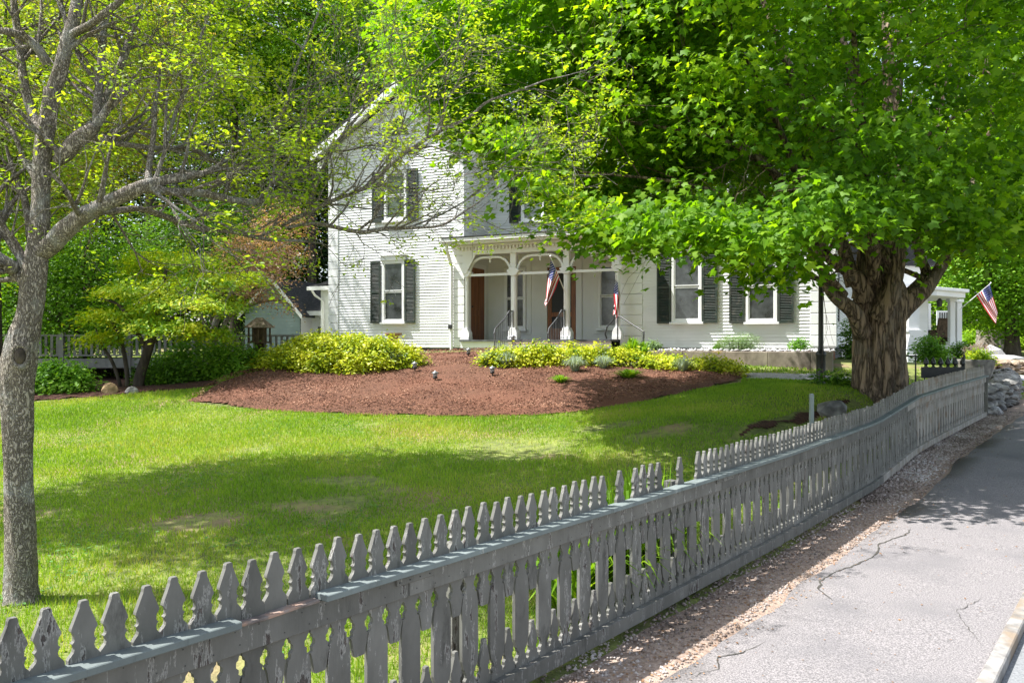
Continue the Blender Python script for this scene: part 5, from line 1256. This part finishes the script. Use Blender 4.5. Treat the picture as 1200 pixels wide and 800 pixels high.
LL([(330,265,1.0,2.0),(385,237,1.1,2.4),(427,220,1.1,2.2),(465,187,1.1,2.2),(490,170,1.2,2),(510,157,1.2,1.9),(550,137,1.2,1.7),(570,120,1.3,1.5),(600,109,1.3,1.2),(640,94,1.4,.8)], 7, 7, 19, sub=.7)
LL([(360,245,1.1,2.0),(375,205,1.1,2.0),(392,172,1.2,1.9),(408,150,1.2,1.8),(430,125,1.3,1.4),(452,104,1.3,1.1),(475,92,1.3,.8)], 7, 6, 20, sub=.7)
LL([(427,220,1.1,1.4),(455,185,1.3,1.2),(470,150,1.4,1),(480,120,1.4,.7)], 6, 5, 21, sub=.7)
LL([(280,197,.9,1.6),(320,170,1.2,1.6),(360,150,1.4,1.4),(395,120,1.5,1.1),(420,85,1.6,.8)], 6, 5, 22, sub=.7)
LL([(240,226,.2,2.2),(290,190,1.0,2.0),(330,130,1.6,1.8),(350,70,2.0,1.5),(380,0,2.4,1.2)], 6, 6, 23, sub=.7)
LL([(478,267,1.0,1.2),(520,250,1.6,1.1),(560,225,2.0,.9),(590,195,2.2,.7),(620,172,2.4,.5)], 6, 6, 24, sub=.8)
tr_ = tb.build('trunk', M['bark_grey'], lt, True)
mb = MB(); kp = at(24, 417, TY-.165)
mb.lathe([(.004,.03),(.035,.022),(.045,.012),(.046,0)], 0, 0, 18); kn = mb.build('knot', M['bark_dark'], tr_, True, kp); kn.rotation_euler = (R(90), 0, R(10)); kn.scale = (.8,1.25,1)
kr = MB(); kr.tube([(.062*math.cos(a),.062*math.sin(a),.0) for a in np.linspace(0, 2*math.pi, 19)], .018, 8, cap=False); ko = kr.build('knot_rim', M['bark_grey'], tr_, True, kp); ko.rotation_euler = (R(90),0,R(10)); ko.scale = (.8,1.25,1)
g = np.random.default_rng(91); out = []
tp = grow(starts, 4, g, out, .85, .03, .62, (.55,.42,.28,.2), (3,2,2,2)); emit('twigs', out, M['bark_grey'], lt, 4)
tp = [t for t in tp]
P = np.array([tuple(t[0]) for t in tp]); D = np.array([tuple(t[1]) for t in tp])
pxs = CX+P[:,0]/P[:,1]*F
keepp = g.uniform(0,1,len(P)) < np.interp(pxs, [-200,60,140,300,400,700], [.35,.16,.40,.58,.26,.45])
P, D = P[keepp], D[keepp]
spray(P, D, 10, .045, .03, .036, 'oval', M['young'], 'crown', lt, .2, .5, 1.0, g, .4)
# unseen foliage above the picture, placed and shaped to shade the lawn
g = np.random.default_rng(92); Cq, Dq = crown_points((-5.4,8.4,7.3), (4.1,2.5,1.4), 1150, (.1,1), 6, .2, g=g)
spray(Cq, Dq, 36, .17, .08, .115, 'oval', M['young'], 'lawn_shade_crown', lt, .3, .6, 1.0, g)
st_ = [(Vector(t4(92,-20,.1,5)[:3]), Vector((a,b,1)).normalized(), .03) for a, b in ((.2,1),(.6,.4),(-.5,.6),(.1,.2))]
out = []; grow(st_, 4, g, out, .8, .0, .65, (1.2,1.0,.7,.5), (4,3,3,2)); emit('upper_branches', out, M['bark_grey'], lt, 4)

# ---- trees in the background
def tree(name, px, Y_, top_py, rx, rz, leaf, label, n=800, per=26, lsz=.12, bark='bark_dark', kind='diamond', group=None, tr=.22, zc=None, seed=0, lean=0, shell=(.35,1), cl=.42, ry=None, base_z=None):
    g = np.random.default_rng(seed+300); x = (px-CX)/F*Y_; z0 = terr(x, Y_) if base_z is None else base_z; ztop = at(0, top_py, Y_).z
    e = empty(name, (x, Y_, z0-.15), 0, label, 'tree', group); cz_ = ztop-rz-z0+.15 if zc is None else zc-z0+.15
    mb = MB(); h = cz_
    limb(mb, [(0,0,0,tr*1.35),(.02,0,h*.15,tr),(.1*lean,.05,h*.5,tr*.8),(.25*lean,0,h*.9,tr*.5),(.3*lean,.1,h+rz*.5,tr*.2)], 12, 4, bark_wob(seed,7,.05)); mb.build('trunk', M[bark], e, True)
    out = []; st0 = [(Vector((.1*lean,.02,h*f)), Vector((math.cos(a),math.sin(a),.9)).normalized(), tr*.38) for f, a in zip(np.linspace(.45,1.1,9), g.uniform(0,6.28,9))]
    grow(st0, 3, g, out, .7, .02, .6, (rx*.45,rx*.3,rx*.2), (3,3,2)); emit('branches', out, M[bark], e, 4)
    P, D = crown_points((.3*lean,0,cz_), (rx, ry or rx*.85, rz), int(n*1.25), shell, 14, .3, g=g)
    k = P[:,2] > .3; P, D = P[k], D[k]
    spray(P, D, per, cl*.85, cl*.4, lsz*1.1, kind, M[leaf], 'crown', e, .4, .55, 1.0, g)
    return e
bg = 'trees behind the garden'
tree('background_tree', -12, 17.5, -120, 3.4, 4.2, 'olive', 'olive leaved tree at the far left edge behind the deck', 800, 28, .10, group=bg, seed=1)
tree('background_tree', 70, 24, -120, 4.2, 5.4, 'olive_brown', 'tree with bronze tinted foliage rising left of the deck railing', 950, 28, .12, group=bg, seed=2)
tree('background_tree', 175, 34, -150, 4.6, 6.0, 'olive', 'tall olive green tree directly behind the golden dogwood', 1000, 28, .13, group=bg, seed=3)
tree('background_tree', 275, 37, -170, 4.8, 6.4, 'yellowgreen', 'tall yellow green tree behind the grey outbuilding', 1000, 28, .14, group=bg, seed=4)
tree('background_tree', 365, 37, -190, 5.2, 8.6, 'vivid', 'tall bright green tree at the left gable of the house', 1100, 28, .16, group=bg, seed=5)
tree('background_tree', 455, 43, -190, 6.0, 9.0, 'vivid', 'bright green tree standing behind the gable peak', 1100, 28, .18, group=bg, seed=6)
tree('background_tree', 575, 47, -190, 6.6, 9.0, 'green', 'dark green tree rising over the middle of the house roof', 1000, 28, .19, group=bg, seed=7)
tree('background_tree', 100, 21, 255, 2.6, 1.9, 'vivid', 'low bright green tree over the deck railing', 520, 28, .10, group=bg, seed=8, tr=.12, cl=.34)
tree('background_tree', 20, 22, 210, 2.8, 2.6, 'green', 'mid green low tree left behind the foreground trunk', 520, 28, .10, group=bg, seed=9, tr=.14, cl=.34)
tree('background_tree', 250, 32, 210, 3.4, 2.8, 'green', 'rounded green tree filling the space above the deck beside the shed', 620, 28, .12, group=bg, seed=10, tr=.16)
tree('background_tree', 340, 40, 120, 3.6, 6.5, 'deep', 'dark evergreen behind the shed roof', 700, 28, .15, group=bg, seed=11, tr=.25)
# right side
tree('background_tree', 1186, 38, 170, 4.2, 4.3, 'vivid', 'fresh green maple with a dark trunk beyond the far stone wall', 1100, 28, .17, group=bg, seed=12, tr=.33, cl=.5, zc=at(0,290,38).z)
tree('background_tree', 1128, 52, 100, 5.5, 8, 'yellowgreen', 'light green tree behind the far porch flag', 1000, 28, .20, group=bg, seed=13, tr=.3, cl=.6)
tree('background_tree', 1235, 46, 60, 5.5, 8, 'vivid', 'tall green tree at the right edge beyond the driveway', 1000, 28, .19, group=bg, seed=14, tr=.35, cl=.6)
tree('background_tree', 1060, 50, 120, 5.0, 7, 'green', 'green tree rising behind the neighbouring porch roof', 800, 28, .19, group=bg, seed=15, tr=.3, cl=.6)
tree('background_tree', 1165, 66, 190, 6, 7.5, 'deep', 'deep green tree far up the bright meadow', 800, 28, .24, group=bg, seed=16, tr=.4, cl=.7)
# dogwood in layered golden tiers
x = at(165,455,16.8); dg = empty('dogwood_tree', (x.x,x.y,terr(x.x,x.y)-.1), 0, 'small tiered dogwood with yellow tipped leaves in front of the deck', 'tree')
bz0 = dg.location.z
def d4(px, py, dY, w): p = at(px, py, 16.8+dY); return (p.x-dg.location.x, p.y-dg.location.y, p.z-bz0, w*16.8/F)
mb = MB()
for pl in ([(160,462,0,7),(164,440,0,6),(172,415,0,5.5),(180,385,0,5),(186,350,.1,3.5),(195,315,.2,2)], [(150,460,.1,3),(148,430,.1,2.6),(142,400,.2,2.4),(130,375,.3,1.6)], [(142,455,.1,2),(132,425,.1,2),(120,405,.2,1.6),(112,385,.2,1)], [(178,392,0,3.5),(205,372,-.1,3),(235,355,-.2,2),(265,345,-.2,1.2)], [(172,410,0,3),(158,385,-.2,2.6),(140,358,-.3,1.8),(118,350,-.3,1)]):
    limb(mb, [d4(*a) for a in pl], 8, 4, knot_wob)
mb.build('trunk', M['bark_dark'], dg, True)
g = np.random.default_rng(401); tiers = []
for (px_, py_, w_, h_, dY, n_) in [(200,300,60,14,.3,70),(235,325,50,13,-.2,60),(160,335,55,12,-.5,60),(215,350,60,14,-.7,60),(140,365,45,13,-.3,50),(190,378,50,12,-.9,40),(255,350,36,14,.2,40),(120,392,30,12,0,28),(240,385,34,13,-.2,34),(280,320,26,12,.6,26),(175,310,30,10,.8,30)]:
    for _ in range(n_):
        a, r_ = g.uniform(0,6.28), math.sqrt(g.uniform(0,1)); q = d4(px_+w_*r_*math.cos(a), py_+h_*.55*r_*r_+g.normal()*h_*.22, dY+r_*math.sin(a)*w_*16.8/F*.8, 0); tiers.append(q[:3])
tiers = np.array(tiers); spray(tiers, nrm(tiers-np.array([.5,0,1.6])), 34, .15, .05, .085, 'oval', M['dogwood'], 'crown', dg, .5, .35, 1.2, g)
# copper japanese maple
x = at(262,400,19); jm = empty('japanese_maple', (x.x,x.y,terr(x.x,x.y)-.1), 0, 'small copper leaved japanese maple beside the grey outbuilding', 'tree')
def j4(px, py, dY, w): p = at(px, py, 19+dY); return (p.x-jm.location.x, p.y-jm.location.y, p.z-jm.location.z, w*19/F)
mb = MB()
for pl in ([(250,430,0,5),(248,405,0,4.5),(252,380,0,4),(268,350,0,3.4),(285,325,0,2.6),(300,295,0,1.6)], [(252,400,0,3),(270,370,.2,2.4),(300,355,.3,2),(330,352,.3,1.2),(345,362,.3,.8)], [(248,395,0,2.6),(235,370,0,2.2),(235,345,.2,1.6)], [(262,360,0,2.4),(290,345,.2,1.8),(320,330,.3,1.2),(335,318,.3,.8)]):
    limb(mb, [j4(*a) for a in pl], 7, 4, knot_wob)
mb.build('trunk', M['bark_grey'], jm, True); g = np.random.default_rng(402); tt = []
for (px_, py_, w_, h_, dY, n_) in [(305,285,38,30,0,100),(330,262,30,28,.4,80),(280,300,32,24,.2,60),(322,315,24,18,-.2,55),(295,335,26,12,-.3,36),(345,300,14,20,0,24),(255,330,24,18,.2,30),(310,345,22,8,-.3,16),(335,362,10,4,-.2,6)]:
    for _ in range(n_):
        a, r_ = g.uniform(0,6.28), math.sqrt(g.uniform(0,1)); q = j4(px_+w_*r_*math.cos(a), py_+h_*r_*math.sin(a), dY+g.normal()*.5, 0); tt.append(q[:3])
tt = np.array(tt); spray(tt, nrm(tt-np.array([.8,0,2.0])), 24, .16, .09, .06, 'oval', M['copper'], 'crown', jm, .5, .6, .8, g)

# woods closing the view
g = np.random.default_rng(55); n = 8200
a = g.uniform(0,1,n); X_ = -62+a*150; Y_ = 60+g.uniform(0,14,n)+np.abs(X_)*.05; base_ = terr_np(X_, Y_); Z_ = base_+g.uniform(0,1,n)**.85*(31+6*vnoise(X_, X_*0, .12, 6))
spray(np.stack([X_,Y_,Z_],1), nrm(np.stack([X_*0+g.normal(size=n)*.3, -np.ones(n), np.full(n,.4)],1)), 26, .95, .6, .42, 'diamond', M['green'], 'woods', None, .4, .8, .9, g)
setp(bpy.data.objects['woods'], 'dense green woods closing the view behind the houses', 'woods', kind='stuff')
n = 3400; X_ = -30+g.uniform(0,1,n)*28-2; Y_ = 38+g.uniform(0,8,n); Z_ = terr_np(X_, Y_)+g.uniform(0,1,n)*14
spray(np.stack([X_,Y_,Z_],1), nrm(np.stack([g.normal(size=n)*.3, -np.ones(n), np.full(n,.4)],1)), 26, .6, .4, .26, 'diamond', M['deep'], 'undergrowth', None, .4, .8, .9, g)
setp(bpy.data.objects['undergrowth'], 'dark undergrowth massed between the tree trunks left of the house', 'undergrowth', kind='stuff')

# ---- shrubs, hedges, flowers
def shrub(name, label, pts, Y_, leaf, per=26, lsz=.06, cl=.10, kind='oval', cat='shrub', group=None, n=None, seed=0, stems=True, up=.8):
    """pts: list of (px, py, half width px, half height px, dY) lobes, lower half reaches the ground"""
    g = np.random.default_rng(seed+700); x0, y0 = at(pts[0][0],0,Y_).x, Y_; e = empty(name, (x0,y0,terr(x0,y0)), 0, label, cat, group); A = []; Dd = []
    for (px_, py_, w_, h_, dY) in pts:
        c = at(px_, py_, Y_+dY); rx, rz = w_*Y_/F, h_*Y_/F; c.z = max(c.z, terr(c.x,c.y)+rz*.35); c = c-e.location; k = int((n or 90)*(rx*rz*3+rx*rx)*1.4)+12
        P, D = crown_points((c.x,c.y,c.z), (rx,rx*.8 if rx < 1 else rx*.6,rz), k, (.55,1), 10, .16, g=g); gz = terr_np(P[:,0]+x0, P[:,1]+y0)-e.location.z
        kk = P[:,2] > gz+.02; A.append(P[kk]); Dd.append(D[kk])
    A = np.concatenate(A); Dd = np.concatenate(Dd); spray(A, Dd, per, cl, cl*.6, lsz, kind, M[leaf], 'foliage', e, .3, .6, up, g)
    if stems:
        out = []
        for i in range(0, len(A), 9): out.append((Vector((A[i][0]*.3, A[i][1]*.3, -.1)), Vector(A[i]), .014, .005))
        emit('stems', out, M['bark_dark'], e, 4)
    return e
shrub('golden_shrub', 'wide mounded golden euonymus shrub in front of the left wing window', [(395,424,76,33,0),(345,432,48,24,.1),(435,420,52,28,.3),(468,427,30,20,.2),(380,412,52,22,.5)], 17.6, 'gold', 32, .075, .11, n=110, seed=1)
hd = [(590,424,26,20,0),(625,422,34,20,0),(665,421,34,19,.1),(705,424,32,20,.2),(735,431,24,18,.3),(770,432,30,16,.0),(800,435,28,15,-.1),(830,438,26,15,-.2),(850,441,21,14,-.3)]
shrub('golden_hedge', 'long low golden euonymus hedge across the front of the porch', hd, 17.4, 'gold', 30, .075, .11, n=95, seed=2, cat='hedge')
shrub('green_shrub', 'light green leafy shrub right beside the grey foreground trunk', [(72,448,32,30,0),(88,452,24,20,-.1),(52,446,22,26,.1)], 15.8, 'shrub', 24, .085, .12, n=70, seed=3)
shrub('green_shrub', 'light green leafy shrub at the left picture edge behind the foreground trunk', [(5,455,24,24,0),(-20,450,26,30,0)], 15.6, 'shrub', 24, .085, .12, n=70, seed=4)
shrub('green_shrub', 'broad deep green shrub spreading under the bird feeder', [(235,428,42,32,0),(275,428,34,28,0),(205,435,28,26,.1),(300,430,18,22,.2)], 17.8, 'shrub', 26, .085, .14, n=60, seed=5)
shrub('green_shrub', 'shaded green shrub between dogwood stem and bird feeder shrub', [(185,440,24,20,0),(210,442,20,16,0)], 17.2, 'green', 24, .08, .13, n=70, seed=6)
shrub('lavender_bush', 'grey green lavender bush below the two ground floor windows', [(864,402,17,11,0),(875,401,12,11,0),(852,403,10,9,0)], 20.6, 'sage', 26, .07, .09, n=110, seed=7, kind='blade')
shrub('small_bush', 'small bright green bush at the right end of the retaining wall bed', [(936,405,9,8,0)], 19.9, 'shrub', 26, .06, .08, n=140, seed=8)
shrub('small_bush', 'tiny pale green bush behind the iron handrail end', [(766,404,7,5,0)], 21.2, 'sage', 22, .06, .07, n=140, seed=9)
shrub('small_bush', 'tiny green sprout in the bed left of the lavender', [(842,407,4,4,0)], 20.8, 'shrub', 20, .06, .05, n=140, seed=10)
shrub('corner_shrub', 'dark green shrub between the house corner and the big trunk', [(997,400,9,26,0),(1002,415,10,14,0)], 21, 'green', 24, .08, .12, n=80, seed=11)
shrub('dark_shrub', 'dark low shrub beside the maple root and lamp post', [(972,466,20,9,0),(990,463,12,8,.2)], 13.6, 'green', 24, .08, .11, n=80, seed=12)
shrub('porch_shrub', 'round green shrub in front of the far porch pier', [(1088,409,15,17,0),(1096,416,12,12,0)], 26, 'shrub', 26, .09, .14, n=70, seed=13)
shrub('porch_shrub', 'dark green shrub at the foot of the far porch columns', [(1126,412,12,11,0),(1136,417,10,9,0)], 27, 'green', 26, .09, .14, n=70, seed=14)
shrub('trough_plant', 'yellow green plant spilling over the stone trough', [(1146,417,10,7,0),(1153,420,9,6,0)], 19, 'dogwood', 26, .07, .09, n=140, seed=15, cat='plant')
shrub('flower_bed', 'pink and white flowers beyond the stone trough', [(1140,410,8,5,0),(1150,409,8,6,.3)], 24, 'flower', 14, .06, .10, n=70, seed=16, cat='flowers')
shrub('meadow_shrub', 'bright yellow green shrubbery on the bank beyond the driveway', [(1150,399,26,14,0),(1175,400,26,13,0),(1130,400,18,12,1),(1205,401,22,12,0)], 44, 'yellowgreen', 26, .16, .3, n=14, seed=17)
shrub('verge_plant', 'ground cover plant between stone trough and drive wall', [(1165,430,14,3,0),(1185,431,12,3,0)], 30, 'shrub', 22, .08, .15, n=50, seed=18, cat='plant')
a = at(1160,410,34); rock('garden_boulder', (a.x,a.y,terr(a.x,a.y)+.3), (.9,.6,.6), M['granite'], 'dark grey boulder in the garden beyond the trough', 'boulder', seed=61)
a = at(1167,416,33); rock('stone_slab', (a.x,a.y,terr(a.x,a.y)+.2), (1.5,.7,.28), M['granite'], 'flat pale stone slab before the garden boulder', 'stone', seed=62)
a = at(1162,398,42); 
mb = MB(); mb.lathe([(.9,-.3),(.75,.2),(.7,1.0),(.72,1.1),(.1,1.12)], 0, 0, 12); o = mb.build('tree_stump', M['bark_grey'], None, True, (a.x,a.y,terr(a.x,a.y))); setp(o, 'old pale tree stump in the bright shrubbery far away', 'stump')

def tuft(name, label, px_, py_, h, w, m, cat, group=None, n=150, seed=0, wd=.005, bend=.85):
    q = ground_at(px_, py_); g = np.random.default_rng(seed+900); mbv = []; fs = []
    e_a = g.uniform(0,6.28,n); r = g.uniform(0,1,n)**.5*w*.16; V = []
    for i in range(n):
        b = Vector((math.cos(e_a[i])*r[i], math.sin(e_a[i])*r[i], -.02)); a2 = e_a[i]+g.normal()*.4; out_ = g.uniform(.02,1)*w*bend*1.25; hh = h*g.uniform(.7,1.1)*(1-.35*(out_/(w*1.1))**2)
        d = Vector((math.cos(a2), math.sin(a2), 0)); sdw = Vector((-d.y, d.x, 0))*wd*g.uniform(.6,1.2); k = len(V)
        p1 = b+d*out_*.35+Vector((0,0,hh*.62)); p2 = b+d*out_*.72+Vector((0,0,hh*.95)); p3 = b+d*out_+Vector((0,0,hh*g.uniform(.55,1.2)))
        V += [b-sdw, b+sdw, p1+sdw*.9, p1-sdw*.9, p2+sdw*.7, p2-sdw*.7, p3+sdw*.1, p3-sdw*.1]; fs += [(k,k+1,k+2,k+3),(k+3,k+2,k+4,k+5),(k+5,k+4,k+6,k+7)]
    o = np_mesh(name, np.array([tuple(v) for v in V]), np.array(fs), M[m]); o.location = (q.x,q.y,q.z+.12); return setp(o, label, cat, group)
gr = 'grass tufts in the mulch bed'
tuft('blue_grass', 'blue fescue tuft at the right end of the wide golden shrub', 458, 437, .42, .38, 'bluegrass', 'grass tuft', gr, 520, 1)
tuft('blue_grass', 'blue fescue tuft nearest the river stones, left of its twin', 572, 434, .34, .30, 'bluegrass', 'grass tuft', gr, 400, 2)
tuft('blue_grass', 'blue fescue tuft under the left end of the long golden hedge', 594, 436, .34, .30, 'bluegrass', 'grass tuft', gr, 440, 3)
tuft('blue_grass', 'pale blue fescue tuft in the middle of the mulch bed', 674, 441, .32, .32, 'bluegrass', 'grass tuft', gr, 440, 4)
tuft('blue_grass', 'thin pale fescue tuft right of the middle one', 707, 438, .30, .28, 'bluegrass', 'grass tuft', gr, 300, 5)
tuft('blue_grass', 'dusky blue tuft at the right part of the golden hedge', 800, 441, .30, .30, 'bluegrass', 'grass tuft', gr, 300, 6)
tuft('green_tuft', 'small bright green tuft alone low on the mulch', 657, 455, .16, .26, 'tuft', 'plant', gr, 160, 7, .014)
tuft('green_tuft', 'wide green tuft at the edge of the tree shadow on the mulch', 737, 449, .18, .42, 'tuft', 'plant', gr, 240, 8, .014)
tuft('lily_clump', 'upright green lily clump between the two halves of the golden hedge', 741, 424, .50, .32, 'tuft', 'plant', gr, 130, 9, .02)
tuft('lily_clump', 'yellow green lily leaves by the foot of the iron handrail', 753, 425, .42, .28, 'tuft', 'plant', gr, 100, 10, .02)
lf = 'leafy clumps behind the picket fence'
lil = [('short day lily clump behind the broken pickets, first from the left',722,.25),('day lily clump behind the broken pickets, second from the left',741,.3),('day lily clump behind the broken pickets, third from the left',760,.34),('tall day lily clump behind the gap in the pickets',782,.40),('tallest day lily clump just left of the intact pickets',803,.44),('day lily clump half hidden by the intact pickets',822,.34)]
for i, (lb, px_, hh) in enumerate(lil):
    s = s_at(px_); x, y = xy(s+.1, -.42); q = Vector((x,y,terr(x,y))); o = tuft('day_lily', lb, 700, 500, hh+.42, .5, 'tuft', 'plant', lf, 200, 20+i, .016); o.location = q
for i, (px_, lb) in enumerate([(8,'weedy leaf clump behind the leftmost pickets'),(55,'weedy leaf clump at the foot of the foreground tree'),(112,'weedy leaf clump just right of the foreground tree'),(165,'weedy leaf clump behind the fence between tree and broken cap')]):
    s = s_at(px_-10); x, y = xy(s, -.5-.12*(i%2)); o = tuft('weed_clump', lb, 700, 500, .50-.04*i, .30, 'tuft', 'plant', lf, 90, 40+i, .013); o.location = (x,y,terr(x,y))

# ================================================================== light, sky, camera
AZ = math.atan2(-.05, -.99)  # direction to the sun in plan
EL = R(60)
sd = Vector((math.cos(AZ)*math.cos(EL), math.sin(AZ)*math.cos(EL), math.sin(EL)))
su_ = bpy.data.lights.new('sun', 'SUN'); su_.energy = 4.7; su_.angle = R(.55); su_.color = (1,.982,.955)
so = bpy.data.objects.new('sun', su_); C.objects.link(so); so.rotation_euler = (-sd).to_track_quat('-Z','Y').to_euler(); so.location = (-10,-5,20)
w = bpy.data.worlds.new('World'); bpy.context.scene.world = w; w.use_nodes = True; nt = w.node_tree
sky = nt.nodes.new('ShaderNodeTexSky'); sky.sky_type = 'NISHITA'; sky.sun_disc = False; sky.sun_elevation = EL; sky.sun_rotation = math.atan2(sd.x, sd.y); sky.air_density = 1.0; sky.dust_density = 1.5
hs = nt.nodes.new('ShaderNodeHueSaturation'); hs.inputs['Saturation'].default_value = .62; nt.links.new(sky.outputs[0], hs.inputs['Color']); nt.links.new(hs.outputs[0], nt.nodes['Background'].inputs[0]); nt.nodes['Background'].inputs[1].default_value = .145
cam = bpy.data.cameras.new('camera'); co = bpy.data.objects.new('camera', cam); C.objects.link(co); co.location = (0,0,EYE); co.rotation_euler = (R(90),0,0)
cam.sensor_width = 36; cam.lens = F/1200*36; cam.shift_y = (HY-400)/1200; cam.clip_start = .05; cam.clip_end = 1500
sc = bpy.context.scene; sc.camera = co
sc.view_settings.view_transform = 'Standard'; sc.view_settings.look = 'None'; sc.view_settings.exposure = 1.22; sc.view_settings.gamma = 1
sc.cycles.max_bounces = 7; sc.cycles.diffuse_bounces = 4; sc.cycles.transmission_bounces = 5; sc.cycles.glossy_bounces = 2; sc.cycles.use_denoising = True
